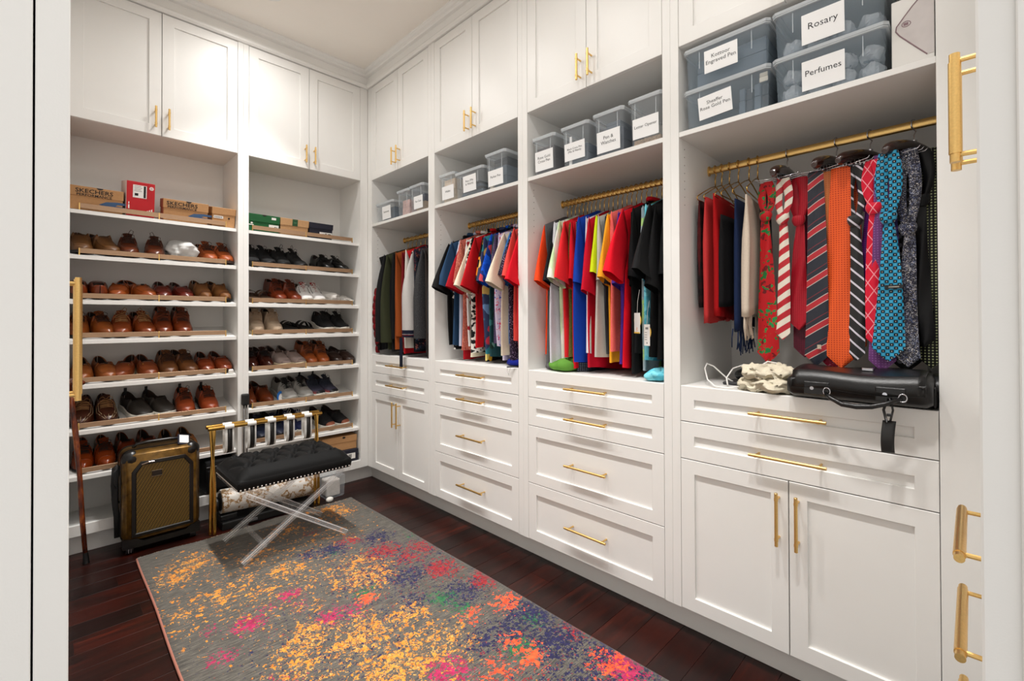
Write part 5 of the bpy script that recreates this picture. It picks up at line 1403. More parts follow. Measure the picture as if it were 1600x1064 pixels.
obj('cord_loop', MB().tube([(.06, -2.735, .995), (.02, -2.690, .985), (.03, -2.640, .986), (.07, -2.595, 1.004), (.13, -2.560, 1.040), (.18, -2.548, 1.056), (.20, -2.568, 1.045), (.19, -2.620, 1.005), (.17, -2.660, .988)], .0030, 8), CORD, e, smooth=True)
obj('cord_loop', MB().tube([(.10, -2.660, .986), (.13, -2.645, 1.010), (.17, -2.655, 1.044), (.19, -2.690, 1.060), (.17, -2.730, 1.052), (.12, -2.755, 1.040)], .0030, 8), CORD, e, smooth=True)
obj('cord_loop', MB().tube([(.06, -2.760, 1.012), (.10, -2.760, 1.055), (.14, -2.790, 1.082), (.15, -2.830, 1.075), (.12, -2.86, 1.05)], .0030, 8), CORD, e, smooth=True)
e = thing('black_paddle', 'glossy black rounded tool lying behind the cream bags', 'tool', (.20, -2.69, .981))
obj('tool_base', MB().box(.14, .27, -2.735, -2.625, .981, .993, .004), mat('grey_black_case', (52, 52, 56), .35), e)
obj('tool_head', MB().ball((.215, -2.695, 1.018), .050, .048, .026, 18, 10), mat('gloss_black', (14, 14, 15), .12), e, smooth=True)
e = thing('blue_wrapper', 'small blue wrapper tucked behind the cream bags', 'wrapper', (.20, -2.765, 1.02))
obj('wrapper', MB().loft([[(.17, -2.745, z), (.21, -2.745, z), (.22, -2.772, z+.004), (.18, -2.776, z+.003)] for z in (1.045, 1.056)]), mat('wrapper_blue', (30, 130, 190), .4), e)
e = thing('clear_case', 'clear plastic case standing at the right end behind the briefcase', 'case', (.36, -3.245, .981))
obj('case_shell', MB().box(.33, .40, -3.264, -3.225, .981, 1.13, .003), SMOKE, e)
obj('case_content', MB().box(.34, .39, -3.26, -3.229, .985, 1.05, .002), F('green_cloth2', (30, 90, 50)), e)
# ------------------------------------------------------------------ rug
RX0, RX1, RY0, RY1 = -1.427, -0.268, -0.262, -3.25
def rug_material():
    t = NT('abstract_rug')
    v = t.coord('Object')
    sp = t.n('ShaderNodeSeparateXYZ'); t.l(v, sp.inputs[0])
    # grey ground with streaks across the width
    mp = t.n('ShaderNodeMapping'); mp.inputs['Scale'].default_value = (3, 40, 1); t.l(v, mp.inputs[0])
    ground = t.ramp(t.noise(mp.outputs[0], 6, 5, .65), [(.30, (54, 52, 48)), (.5, (96, 92, 85)), (.72, (138, 132, 122))])
    def blobs(lst):
        acc = None
        for (x, y, r, s) in lst:
            dx = t.math('SUBTRACT', sp.outputs[0], x); dy = t.math('SUBTRACT', sp.outputs[1], y)
            d2 = t.math('ADD', t.math('MULTIPLY', dx, dx), t.math('MULTIPLY', dy, dy))
            g = t.math('MULTIPLY', t.math('EXPONENT', t.math('DIVIDE', d2, -r*r)), s)
            acc = g if acc is None else t.math('MAXIMUM', acc, g)
        return acc
    # fleck fields: broken petal-like blotches from warped voronoi + noise
    def fleck(scale, seed, thr_gain):
        m2 = t.n('ShaderNodeMapping'); m2.inputs['Location'].default_value = (seed*3.1, seed*1.7, 0); t.l(v, m2.inputs[0])
        nz = t.n('ShaderNodeTexNoise'); nz.inputs['Scale'].default_value = scale*.8; nz.inputs['Detail'].default_value = 2; t.l(m2.outputs[0], nz.inputs['Vector'])
        ad = t.n('ShaderNodeVectorMath', operation='MULTIPLY_ADD'); t.l(nz.outputs['Color'], ad.inputs[0]); k = 1.6/scale; ad.inputs[1].default_value = (k, k, k); t.l(m2.outputs[0], ad.inputs[2])
        vo = t.n('ShaderNodeTexVoronoi'); vo.inputs['Scale'].default_value = scale; t.l(ad.outputs[0], vo.inputs['Vector'])
        n2 = t.noise(ad.outputs[0], scale*.45, 3, .7)
        n3 = t.noise(ad.outputs[0], scale*2.4, 2, .6)
        return t.math('ADD', t.math('MULTIPLY', n2, .62), t.math('ADD', t.math('MULTIPLY', n3, .45), t.math('MULTIPLY', vo.outputs['Distance'], -.28)))
    col = ground
    def layer(col, field, mask, c0, c1, lo):
        # keep where field > lo - mask
        q = t.math('SUBTRACT', t.math('ADD', field, mask), lo)
        f = t.ramp(t.math('MULTIPLY', q, 12), [(.45, (0, 0, 0)), (.55, (255, 255, 255))])
        shade = t.ramp(t.noise(v, 55, 3), [(.35, c0), (.65, c1)])
        return t.mix(f, col, shade)
    gold = blobs([(-.46, -.42, .22, .30), (-1.24, -.52, .22, .30), (-.99, -.68, .20, .27), (-.68, -1.25, .24, .32), (-.91, -1.65, .28, .31), (-1.05, -1.51, .20, .32), (-.72, -1.89, .26, .30), (-1.33, -.63, .16, .30), (-1.2, -.95, .20, .28), (-.88, -1.87, .28, .31), (-.92, -.93, .20, .30), (-1.13, -1.66, .25, .29), (-1.35, -.99, .14, .27), (-.69, -1.66, .16, .30), (-.76, -.49, .20, .27), (-.64, -1.12, .16, .30), (-.80, -1.10, .16, .26), (-1.1, -2.1, .5, .32), (-.8, -2.7, .5, .3), (-1.02, -1.0, .75, .235), (-.72, -.75, .5, .215)])
    navy = blobs([(-.68, -.9, .12, .38), (-.44, -.94, .16, .33), (-.53, -1.41, .15, .35), (-.62, -1.6, .13, .30), (-.44, -1.69, .18, .33), (-.33, -2.02, .18, .38), (-.38, -2.19, .20, .36), (-.46, -2.03, .16, .34), (-.57, -2.0, .16, .3), (-.76, -1.58, .14, .22), (-.28, -2.39, .2, .36), (-.78, -.86, .10, .34), (-.55, -1.3, .6, .235), (-.95, -1.6, .7, .20), (-.5, -2.6, .5, .34)])
    red = blobs([(-.49, -1.11, .15, .38), (-.38, -1.46, .14, .40), (-.43, -1.25, .13, .36), (-.57, -.86, .12, .34), (-.29, -1.68, .12, .40), (-.69, -.62, .09, .28), (-.28, -2.21, .12, .34), (-.33, -1.21, .14, .36), (-.55, -1.3, .55, .21), (-.95, -1.4, .6, .17), (-.6, -2.2, .4, .24)])
    mag = blobs([(-.92, -1.44, .11, .38), (-.84, -1.46, .09, .36), (-.99, -1.16, .08, .42), (-1.18, -1.25, .10, .40), (-1.31, -1.39, .09, .36), (-.77, -2.03, .14, .38), (-.31, -2.46, .14, .42), (-1.09, -1.19, .07, .34), (-1.3, -1.18, .07, .32), (-.98, -1.27, .08, .30), (-1.2, -1.7, .15, .3)])
    green = blobs([(-.53, -1.66, .11, .42), (-.74, -1.38, .10, .36), (-.51, -1.78, .09, .38), (-.51, -2.13, .11, .40), (-.29, -1.04, .08, .34), (-.69, -.93, .07, .34), (-.36, -2.05, .09, .34), (-.48, -1.5, .3, .17)])
    orange = blobs([(-.34, -1.88, .12, .40), (-.51, -1.85, .10, .34), (-.76, -1.42, .07, .44), (-.51, -2.18, .10, .38), (-.34, -2.4, .12, .38), (-.5, -2.07, .08, .36), (-.63, -2.14, .10, .36)])
    col = layer(col, fleck(46, 1, 1), gold, (206, 126, 28), (230, 164, 64), .66)
    col = layer(col, fleck(95, 7, 1), gold, (228, 184, 108), (214, 156, 78), .725)
    col = layer(col, fleck(110, 9, 1), t.math('MULTIPLY', gold, .9), (96, 80, 58), (120, 108, 90), .70)
    col = layer(col, fleck(78, 3, 1), red, (140, 16, 32), (176, 28, 44), .672)
    col = layer(col, fleck(84, 2, 1), navy, (16, 16, 62), (34, 30, 90), .642)
    col = layer(col, fleck(84, 4, 1), mag, (150, 14, 74), (196, 40, 104), .70)
    col = layer(col, fleck(76, 5, 1), green, (12, 84, 54), (40, 130, 76), .72)
    col = layer(col, fleck(60, 6, 1), orange, (232, 76, 34), (244, 112, 60), .70)
    col = layer(col, fleck(120, 11, 1), blobs([(-.4, -1.6, .9, .1)]), (150, 144, 132), (128, 122, 112), .63)
    t.base(col); t.set(Roughness=.9); t.b.inputs['Sheen Weight'].default_value = .12
    t.bump(t.math('ADD', t.math('MULTIPLY', fleck(42, 1, 1), .8), t.noise(v, 420, 2)), .004, .5)
    return t.m
rug = thing('area_rug', 'multicoloured abstract wool rug on the dark wooden floor', 'rug', (0, 0, 0))
rw = MB()
def rugfn(a, b):
    x = RX0+(RX1-RX0)*a; y = RY0+(RY1-RY0)*b
    return (x+.002*math.sin(7*y+1)*(1 if a < .02 or a > .98 else 0), y+.007*math.sin(9*x+2)*(1 if b < .02 else 0)+.004*math.sin(23*x)*(1 if b < .02 else 0), .009+.0012*math.sin(11*x)*math.sin(8*y))
rw.grid(rugfn, 40, 90)
obj('pile', rw, rug_material(), rug, smooth=True, solid=.010)
fm = mat('fringe_wool', (206, 192, 164), .9, noise=.1, nscale=100)
fg = MB(); r_ = random.Random(5)
x = RX0+.004
while x < RX1-.004:
    y = RY0+.007*math.sin(9*x+2)+.004*math.sin(23*x); l = r_.uniform(.010, .022)
    fg.tube([(x, y-.004, .010), (x+r_.uniform(-.003, .003), y+l*.6, .008), (x+r_.uniform(-.006, .006), y+l, .003)], [.0028, .0032, .002], 5)
    x += .0078
fg_o = obj('fringe', fg, fm, rug); fg_o['kind'] = 'stuff'
eb = MB().tube([(RX0+.002*math.sin(7*(RY0+(RY1-RY0)*k/60)+1), RY0+(RY1-RY0)*k/60, .008) for k in range(61)], .0065, 6)
obj('left_binding', eb, mat('pink_binding', (176, 120, 104), .9), rug, smooth=True)
eb = MB().tube([(RX1+.002*math.sin(7*(RY0+(RY1-RY0)*k/60)+1), RY0+(RY1-RY0)*k/60, .008) for k in range(61)], .006, 6)
obj('right_binding', eb, mat('grey_binding', (110, 100, 96), .9), rug, smooth=True)
ZRUG = .0155

# ------------------------------------------------------------------ gold suitcase
def suitcase():
    e = thing('suitcase', 'olive gold hard-shell suitcase with black trim in front of the shoes', 'suitcase', (-1.305, -.06, 0))
    x0, x1, y0, y1, z0, z1 = -1.482, -1.132, -.160, .045, .055, .545
    t = NT('gold_shell'); v = t.coord()
    t.base(t.ramp(t.noise(v, 30, 4), [(.3, (88, 64, 24)), (.7, (134, 102, 44))])); t.set(Roughness=.28, Metallic=.55); SHELL = t.m
    t = NT('gold_weave'); v = t.coord(); sp = t.n('ShaderNodeSeparateXYZ'); t.l(v, sp.inputs[0])
    a = t.math('SINE', t.math('MULTIPLY', t.math('ADD', sp.outputs[0], t.math('MULTIPLY', sp.outputs[2], .55)), 900)); b = t.math('SINE', t.math('MULTIPLY', t.math('SUBTRACT', sp.outputs[0], t.math('MULTIPLY', sp.outputs[2], .55)), 420))
    w = t.math('MULTIPLY_ADD', t.math('ADD', a, b), .25, .5)
    wear = t.noise(v, 14, 4)
    t.base(t.mix(t.ramp(wear, [(.4, (0, 0, 0)), (.85, (200, 200, 200))]), t.ramp(w, [(.1, (58, 44, 16)), (.9, (128, 102, 40))]), (104, 80, 34)))
    t.set(Roughness=.5, Metallic=.2); t.bump(w, .0012, .5); WEAVE = t.m
    TRIM = mat('case_black_trim', (20, 18, 17), .3)
    def rr(k, r):   # rounded rectangle in x-z
        pts = []
        for cx, cz, a0 in ((x1-k-r, z1-k-r, 0), (x0+k+r, z1-k-r, PI/2), (x0+k+r, z0+k+r, PI), (x1-k-r, z0+k+r, 1.5*PI)):
            for j in range(6): pts.append((cx+r*math.cos(a0+PI/2*j/5), cz+r*math.sin(a0+PI/2*j/5)))
        return pts
    def lay(k, r, y): return [(px, y, pz) for px, pz in rr(k, r)]
    obj('shell', MB().loft([lay(.022, .03, y1), lay(.004, .045, y1-.02), lay(0, .045, y1-.05), lay(0, .045, y0+.05), lay(.004, .045, y0+.02), lay(.020, .034, y0)]), SHELL, e, smooth=True, sharp=50)
    # black corner guards and the zip bands
    for yy, kk in ((y0+.052, 'zip_band'), (y1-.052, 'zip_band')):
        obj(kk, MB().loft([lay(-.003, .048, yy-.010), lay(-.003, .048, yy+.010)], True, False, False).loft([lay(.001, .045, yy-.010), lay(-.003, .048, yy-.010)], True, False, False).loft([lay(.001, .045, yy+.010), lay(-.003, .048, yy+.010)], True, False, False), TRIM, e, smooth=True, sharp=40)
    def guard(cx, cz, sx, sz):
        g = MB().ball((cx, y0+.030, cz), .044, .034, .044, 16, 10); return g
    for cx in (x0+.042, x1-.042): obj('corner_guard', guard(cx, z1-.042, 1, 1), TRIM, e, smooth=True)
    # recessed front pocket panel with chamfered top corners, in a black frame
    px0, px1, pz0, pz1 = x0+.052, x1-.045, z0+.045, z1-.070
    ch = .045
    def poly(k): return [(px0+k, pz0+k), (px1-k, pz0+k), (px1-k, pz1-ch-k*.4), (px1-ch*.7-k*.4, pz1-k), (px0+ch*.7+k*.4, pz1-k), (px0+k, pz1-ch-k*.4)]
    obj('pocket_frame', MB().loft([[(p[0], y, p[1]) for p in poly(k)] for k, y in ((-.012, y0+.002), (-.010, y0-.006), (.004, y0-.007), (.010, y0-.003))], True, False, False), TRIM, e)
    obj('pocket_panel', MB().loft([[(p[0], y, p[1]) for p in poly(.009)] for y in (y0+.002, y0-.0045)]), WEAVE, e)
    pl = MB().box(-1.355, -1.312, y0-.0065, y0-.004, .398, .424, .0015); obj('name_plate', pl, mat('plate_dark', (34, 28, 24), .3), e)
    obj('plate_rim', MB().tube([(-1.357, y0-.006, .396), (-1.310, y0-.006, .396), (-1.310, y0-.006, .426), (-1.357, y0-.006, .426)], .0016, 6, closed=True), mat('plate_silver', (150, 140, 124), .3, 1.0), e)
    obj('zip_pull', MB().tube([(-1.40, y0-.009, pz1-.004), (-1.37, y0-.010, pz1+.004), (-1.345, y0-.009, pz1+.003)], .003, 6), CHROME, e)
    # kick plate and wheels
    kp = MB()
    kp.loft([[(px, y, pz) for px, pz in ((x0+.004, .035), (x1-.004, .035), (x1-.002, .085), (x1-.045, .082), (x1-.070, .062), (x0+.090, .062), (x0+.062, .082), (x0+.002, .085))] for y in (y0-.008, y0+.03)])
    obj('kick_plate', kp, TRIM, e)
    obj('base_plate', MB().box(x0+.012, x1-.012, y0+.02, y1-.01, .045, .065, .006), TRIM, e)
    for cx in (x0+.035, x1-.035):
        for cy in (y0+.026, y1-.030):
            w_ = obj('wheel', MB().tube([(cx-.014, cy, .0235), (cx+.014, cy, .0235)], .0235, 18), mat('wheel_black', (14, 14, 14), .4), e, smooth=True, sharp=40)
            obj('wheel_fork', MB().box(cx-.018, cx+.018, cy-.016, cy+.016, .030, .058, .004), TRIM, e)
    gm = MB().box(x0+.028, x0+.031, y0-.0005, y0+.001, .012, .036).box(x0+.038, x0+.041, y0-.0005, y0+.001, .012, .036)
    obj('wheel_marks', gm, CHROME, e)
    # top handle and side handle
    obj('top_handle', MB().tube([(-1.425, -.055, z1-.002), (-1.41, -.055, z1+.016), (-1.36, -.055, z1+.022), (-1.26, -.055, z1+.022), (-1.21, -.055, z1+.016), (-1.19, -.055, z1-.002)], .008, 10, ry=.014), TRIM, e, smooth=True)
    sh = MB().tube([(x0-.002, -.06, .46), (x0-.020, -.06, .45), (x0-.024, -.06, .36), (x0-.020, -.06, .27), (x0-.002, -.06, .26)], .012, 8, ry=.006)
    obj('side_handle', sh, TRIM, e, smooth=True)
    obj('strap', MB().tube([(x0-.008, -.10, .47), (x0-.022, -.11, .40), (x0-.024, -.11, .30), (x0-.014, -.10, .20), (x0-.012, -.10, .09)], .013, 8, ry=.004), mat('black_webbing', (16, 16, 16), .8), e, smooth=True)
    obj('strap_tail', MB().tube([(x0-.012, -.12, .46), (x0-.034, -.13, .44), (x0-.030, -.13, .38), (x0-.018, -.12, .36)], .004, 6), mat('black_webbing', (16, 16, 16), .8), e, smooth=True)
    tg = thing('luggage_tag', 'white and navy luggage tag on top of the gold suitcase', 'tag', (-1.205, -.09, z1))
    c_ = obj('tag_frame', MB().box(-.030, .030, -.004, .004, -.034, .034, .003), mat('navy_leather_tag', (26, 30, 54), .4), tg, world=False); c_.location = (0, -.03, .016); c_.rotation_euler = (-.75, .25, .1)
    i_ = obj('tag_window', MB().box(-.023, .023, -.0052, -.004, -.024, .026, .0005), PWHITE, c_, world=False)
    obj('tag_strap', MB().tube([(-.012, -.005, .024), (-.035, .02, .020), (-.05, .035, .012)], .003, 6), mat('navy_leather_tag', (26, 30, 54), .4), tg, world=False)
suitcase()

# ------------------------------------------------------------------ black trolley bag behind the rack
e = thing('trolley_bag', 'black soft trolley bag with raised telescopic handle below the shoe shelves', 'suitcase', (-.97, .12, .172))
bagm = F('black_nylon', (22, 22, 24), .6)
obj('bag_body', MB().box(-1.075, -.905, .0, .26, .172, .372, .018), bagm, e, smooth=True, sharp=40)
obj('bag_pocket', MB().box(-1.065, -.915, -.012, .0, .20, .32, .006), bagm, e)
obj('bag_zip', MB().box(-1.07, -.91, -.004, .0, .335, .342, .001), mat('zip_grey', (70, 70, 72), .4), e)
e = thing('telescopic_handle', 'black topped telescopic luggage handle leaning on the shoe cabinet partition', 'handle', (-.862, -.03, 0))
for dx in (-.012, .012): obj('rail', MB().tube([(-.862+dx, -.035, .04), (-.862+dx*.6, -.022, .74)], .0045, 8), mat('steel_dark', (120, 118, 116), .3, 1.0), e, smooth=True)
obj('grip', MB().box(-.884, -.840, -.040, -.004, .700, .772, .008), BLACK, e)
obj('foot_block', MB().box(-.884, -.840, -.055, -.012, .0, .06, .006), BLACK, e)

# ------------------------------------------------------------------ folded luggage rack
e = thing('luggage_rack', 'folded brass luggage rack with white and black straps behind the bench', 'luggage rack', (-.78, -.20, 0))
ZK = .618
for yy, zz in ((-.225, ZK), (-.178, ZK+.004)):
    obj('top_rail', MB().tube([(-1.108, yy, zz), (-.455, yy+.004, zz)], .0115, 14), GOLDP, e, smooth=True, sharp=40)
for xx, s in ((-1.082, 1), (-.482, 1)):
    obj('leg', MB().tube([(xx-.012, -.225, ZK), (xx+.006, -.218, .30), (xx+.010, -.215, .004)], .0095, 12), GOLDP, e, smooth=True, sharp=40)
    obj('leg', MB().tube([(xx+.016, -.178, ZK), (xx-.004, -.195, .30), (xx-.008, -.198, .004)], .0095, 12), GOLDP, e, smooth=True, sharp=40)
WST = F('white_webbing', (232, 230, 226), .8); BST = F('black_strap', (22, 22, 24), .8)
for i, xx in enumerate((-1.000, -.880, -.768, -.655, -.545)):
    zb = .462+.004*(i % 2)-.002*i*0
    # wrap over the rails
    wr = MB()
    for yy, zz in ((-.225, ZK), (-.178, ZK+.004)):
        wr.tube([(xx-.026, yy, zz), (xx+.022, yy, zz)], .0136, 14)
    sw_ = obj('strap_wrap', wr, WST, e, smooth=True, sharp=40)
    # hanging loop: white band with a black centre
    def loop(a, hw, dx, grow=0.0):
        pts = []
        for k in range(13):
            t = k/12; f = PI*t
            pts.append((-.2015-.0235*math.cos(f)*(1+.55*math.sin(f))-grow*math.cos(f), ZK-(ZK-zb)*math.sin(f)**.6-grow))
        return MB().grid(lambda u, v: (xx+dx+(v*2-1)*hw, pts[int(round(u*12))][0], pts[int(round(u*12))][1]), 12, 2)
    obj('strap_loop', loop(0, .024, 0), WST, e, smooth=True, solid=.003)
    obj('strap_stripe', loop(0, .0125, .002, .0024), BST, e, smooth=True, solid=.0015)

# ------------------------------------------------------------------ roll and clear box under the bench
MARB = None
t = NT('marble_paper'); v = t.coord()
wv = t.noise(v, 9, 5, .7); vein = t.math('ABSOLUTE', t.math('SUBTRACT', wv, .5))
c1 = t.ramp(vein, [(0, (120, 92, 60)), (.018, (196, 160, 110)), (.04, (226, 222, 216))])
gd = t.ramp(t.noise(v, 26, 4, .7), [(.66, (0, 0, 0)), (.70, (255, 255, 255))])
t.base(t.mix(gd, c1, (176, 124, 52))); t.set(Roughness=.5); MARB = t.m
e = thing('paper_roll', 'marble patterned wide roll lying on the floor under the bench', 'roll', (-.72, -.115, 0))
obj('roll_cover', MB().tube([(-1.020, -.110, .150), (-1.018, -.110, .150), (-.452, -.108, .118), (-.450, -.108, .118)], [.066, .070, .070, .066], 28), MARB, e, smooth=True, sharp=50)
obj('roll_core', MB().tube([(-1.024, -.110, .150), (-1.0, -.110, .149)], .052, 24), mat('dark_core', (40, 38, 38), .7), e, smooth=True, sharp=50)
obj('end_cap', MB().ball((-1.040, -.105, .135), .026, .040, .046, 14, 8), BLACK, e, smooth=True)
e = thing('black_case', 'flat black case on the floor supporting the marble roll', 'case', (-.75, -.13, 0))
obj('case_body', MB().box(-1.03, -.50, -.195, -.03, .0, .046, .006).box(-1.03, -.94, -.16, -.06, .046, .078, .004), mat('case_black', (16, 16, 17), .5), e)
obj('silver_strip', MB().box(-.93, -.84, -.1975, -.195, .014, .030, .001), mat('grey_strip', (110, 110, 112), .4), e)
e = thing('clear_box', 'clear plastic box on the floor right of the marble roll', 'storage box', (-.34, -.09, 0))
obj('box_shell', MB().loft([[(x_*(1+k)-.335, y_*(1+k)-.09, z) for x_, y_ in ((-.07, -.07), (.07, -.07), (.07, .07), (-.07, .07))] for z, k in ((.0, -.12), (.008, -.05), (.135, .05), (.145, .06))]), CLEAR, e)
obj('box_lining', MB().box(-.385, -.285, -.14, -.04, .006, .12, .01), mat('pale_contents', (206, 200, 194), .8, noise=.1), e)
e = thing('white_ball', 'small white crumpled tissue beside the rug corner', 'tissue', (-.395, -.205, 0))
obj('paper', MB().ball((-.395, -.212, .018), .026, .018, .018, 10, 7), mat('white_wax', (232, 230, 224), .6), e, smooth=True)

# ------------------------------------------------------------------ boxes under the right shoe shelf
e = thing('shoe_box', 'closed brown cardboard box stacked on the navy box below the shoes', 'shoe box', (-.20, .13, .261), 'boxes below the bottom shoe shelf', -.06)
obj('box_body', MB().box(-.128, .128, -.085, .10, 0, .098, .0015), KR, e, world=False)
obj('lid', MB().box(-.131, .131, -.088, .103, .058, .104, .0015), KR, e, world=False)
obj('thumb_notch', MB().tube([(.03, -.0888, .094), (.03, -.087, .094)], .008, 12, ry=.012), BLACK, e, world=False)
e = thing('shoe_box', 'navy shoe box with white barcode label at the bottom of the shoe cabinet', 'shoe box', (-.21, .13, .171), 'boxes below the bottom shoe shelf', -.04)
obj('box_body', MB().box(-.14, .14, -.105, .11, 0, .082, .0015), NAVY, e, world=False)
obj('lid', MB().box(-.143, .143, -.108, .113, .045, .0885, .0015), NAVY, e, world=False)
obj('size_label', MB().box(.030, .118, -.1092, -.1081, .020, .062), PWHITE, e, world=False)
bc = MB()
for k in range(7): bc.box(.066+.0035*k, .068+.0035*k, -.1096, -.1092, .028, .056)
bc.box(.034, .048, -.1096, -.1092, .034, .046)
obj('barcode', bc, INK, e, world=False)
e = thing('black_bag', 'black cloth bag left of the navy shoe box', 'bag', (-.42, .14, .171))
obj('bag_cloth', MB().box(-.465, -.372, .05, .22, .171, .300, .02), bagm, e, smooth=True)

# ------------------------------------------------------------------ walking cane
t = NT('knotty_wood'); v = t.coord(); mp = t.n('ShaderNodeMapping'); mp.inputs['Scale'].default_value = (1, 1, .25); t.l(v, mp.inputs[0])
t.base(t.ramp(t.noise(mp.outputs[0], 38, 4, .6), [(.32, (62, 26, 12)), (.52, (120, 56, 22)), (.7, (190, 112, 44))])); t.set(Roughness=.25); CANE = t.m
e = thing('walking_cane', 'polished knotty wooden walking cane leaning at the left end of the shoes', 'cane', (-1.62, -.10, 0))
obj('shaft', MB().tube([(-1.6185, -.100, .050), (-1.632, -.090, .25), (-1.640, -.078, .45), (-1.654, -.062, .65), (-1.668, -.050, .80), (-1.676, -.040, .88)], [.0095, .0115, .0105, .0125, .0125, .012], 12), CANE, e, smooth=True)
obj('handle', MB().tube([(-1.676, -.040, .875), (-1.679, -.036, .91), (-1.670, -.050, .935), (-1.648, -.085, .938), (-1.630, -.115, .925)], [.012, .013, .014, .014, .011], 12), CANE, e, smooth=True)
obj('rubber_tip', MB().tube([(-1.6155, -.102, .0), (-1.616, -.1015, .008), (-1.6165, -.1013, .030), (-1.6187, -.100, .055)], [.015, .014, .012, .011], 14), BLACK, e, smooth=True, sharp=50)

# ------------------------------------------------------------------ tufted bench on acrylic legs
t = NT('black_velvet'); t.base(rgb((4, 4, 4))); t.set(Roughness=.72); t.b.inputs['Specular IOR Level'].default_value = .22; t.b.inputs['Sheen Weight'].default_value = .14; t.b.inputs['Sheen Roughness'].default_value = .3
t.b.inputs['Sheen Tint'].default_value = (.35, .35, .37, 1)
v = t.coord(); t.bump(t.noise(v, 900, 2), .0004, .3); VELV = t.m
t = NT('clear_acrylic'); t.base((.86, .87, .88, 1)); t.set(Roughness=.03, Alpha=.13, IOR=1.49); t.b.inputs['Coat Weight'].default_value = 1.0; t.b.inputs['Coat Roughness'].default_value = .02
ACR = t.m
t = NT('acrylic_edge_glint'); t.base((.93, .94, .95, 1)); t.set(Roughness=.05, Alpha=.55); ACE = t.m  # bright internal reflection along the chamfers, painted as a whiter, denser colour
bx0, bx1, by0, by1 = -1.098, -.512, -.778, -.365
e = thing('bench', 'black tufted velvet bench with nailhead trim on clear acrylic X legs', 'bench', ((bx0+bx1)/2, (by0+by1)/2, ZRUG))
btn = []
for r, yy in enumerate((-.46, -.5715, -.683)):
    for k in range(5 if r != 1 else 4): btn.append((bx0+.075+.109*k+(.0545 if r == 1 else 0), yy))
def seat_z(x, y):
    ex = min(x-bx0, bx1-x)/.06; ey = min(y-by0, by1-y)/.06
    ed = min(1, max(0, min(ex, 1))**.5)*min(1, max(0, min(ey, 1))**.5)
    z = .062*ed
    for bx, by in btn:
        d = math.hypot(x-bx, y-by)
        z -= .040*math.exp(-(d/.022)**2)*ed
    # folds between the buttons
    for bx, by in btn:
        for dx, dy in ((.0545, .1115), (-.0545, .1115)):
            qx, qy = bx+dx, by+dy
            L2 = dx*dx+dy*dy; tt = max(0, min(1, ((x-bx)*dx+(y-by)*dy)/L2))
            d = math.hypot(x-bx-tt*dx, y-by-tt*dy); z -= .014*math.exp(-(d/.009)**2)*ed*(1 if by < -.4 else 0)
    return z
zs = .408
cu = MB().grid(lambda a, b: (bx0+(bx1-bx0)*a, by0+(by1-by0)*b, zs+.030+seat_z(bx0+(bx1-bx0)*a, by0+(by1-by0)*b)), 96, 66)
obj('tufted_cushion', cu, VELV, e, smooth=True)
sd = MB(); base = [(bx0, by0), (bx1, by0), (bx1, by1), (bx0, by1)]
def rrect(k, z, r=.012):
    pts = []
    for cx, cy, a0 in ((bx1-k-r, by1-k-r, 0), (bx0+k+r, by1-k-r, PI/2), (bx0+k+r, by0+k+r, PI), (bx1-k-r, by0+k+r, 1.5*PI)):
        for j in range(5): pts.append((cx+r*math.cos(a0+PI/2*j/4), cy+r*math.sin(a0+PI/2*j/4), z))
    return pts
obj('seat_side', MB().loft([rrect(.004, zs-.012), rrect(0, zs), rrect(-.003, zs+.016), rrect(0, zs+.034), rrect(.006, zs+.042)]), VELV, e, smooth=True, sharp=60)
NAIL = mat('silver_nail', (214, 210, 204), .25, .9)
nm_ = MB().ball((0, 0, 0), 0.0052, .0036, .0052, 10, 6).mesh('nailhead'); nm_.materials.append(NAIL); nm_.polygons.foreach_set('use_smooth', [True]*len(nm_.polygons))
root = rootloc(e)
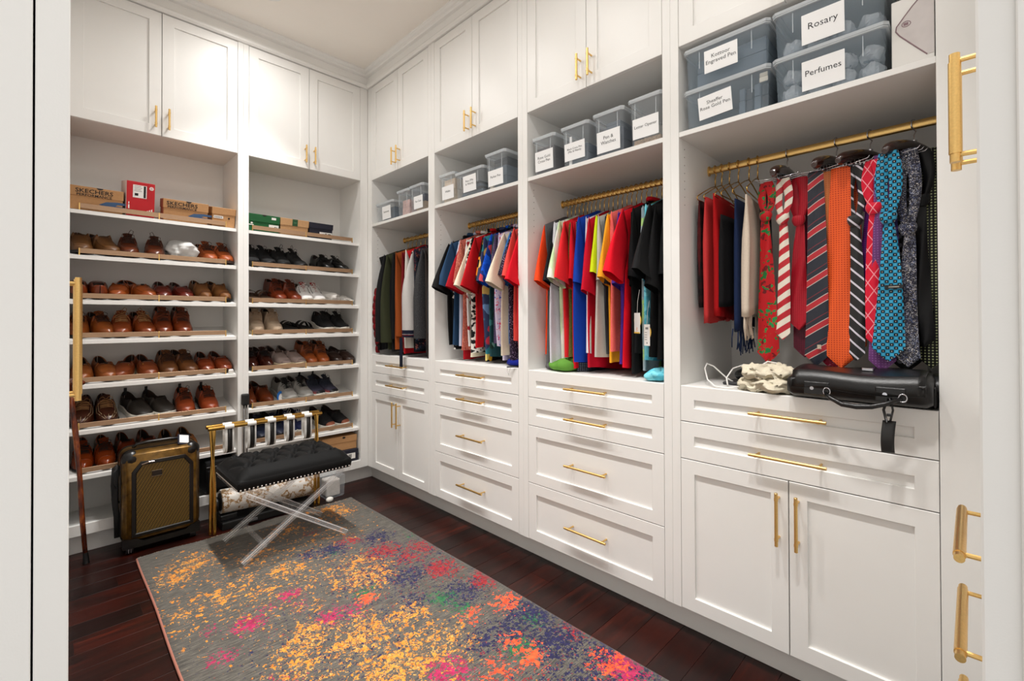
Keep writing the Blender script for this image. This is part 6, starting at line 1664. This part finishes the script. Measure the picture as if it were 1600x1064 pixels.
def nail(x, y, rz):
    c = bpy.data.objects.new('nailhead', nm_); COL.objects.link(c); c.parent = e; c.location = (x-root[0], y-root[1], zs-.004-root[2]); c.rotation_euler = (0, 0, rz)
k = bx0+.012
while k < bx1-.008: nail(k, by0-.001, 0); nail(k, by1+.001, 0); k += .0192
k = by0+.015
while k < by1-.01: nail(bx0-.001, k, PI/2); nail(bx1+.001, k, PI/2); k += .0192
bm_ = MB().ball((0, 0, 0), .009, .009, .005, 12, 6).mesh('tuft_button'); bm_.materials.append(VELV); bm_.polygons.foreach_set('use_smooth', [True]*len(bm_.polygons))
for x, y in btn:
    c = bpy.data.objects.new('tuft_button', bm_); COL.objects.link(c); c.parent = e; c.location = (x-root[0], y-root[1], zs+.030+seat_z(x, y)+.002-root[2])
# acrylic frame: flat bars
obj('acrylic_plate', MB().box(bx0+.004, bx1-.004, by0+.006, by1-.006, zs-.030, zs-.013, .002), ACR, e)
def bar(p, q, w, th, axis):
    """square acrylic bar from p to q, w along y, th in plane"""
    p = Vector(p); q = Vector(q); d = (q-p).normalized(); yv = Vector((0, 1, 0)); n_ = d.cross(yv).normalized()
    mb = MB(); c_ = .0026; W_, T_ = w/2, th/2
    prof = [(-W_+c_, -T_), (W_-c_, -T_), (W_, -T_+c_), (W_, T_-c_), (W_-c_, T_), (-W_+c_, T_), (-W_, T_-c_), (-W_, -T_+c_)]
    mb.loft([[c+yv*s+n_*u for s, u in prof] for c in (p, q)])
    mb.mi = [1 if (i < 8 and i % 2 == 1) else 0 for i in range(len(mb.f))]
    return mb
zt_, zb_ = zs-.031, ZRUG+.010
for yy in (-.766, -.420):
    obj('acrylic_leg', bar((bx0+.030, yy, zt_), (bx1-.030, yy, zb_), .030, .026, 0), [ACR, ACE], e)
    obj('acrylic_leg', bar((bx1-.030, yy+.0305, zt_), (bx0+.030, yy+.0305, zb_), .030, .026, 0), [ACR, ACE], e)
obj('acrylic_stretcher', MB().box(-.8150, -.7950, -.752, -.433, .192, .212, .002), ACR, e)
obj('acrylic_stretcher', MB().box(bx0+.12, bx0+.14, -.752, -.433, .075, .095, .002), ACR, e)
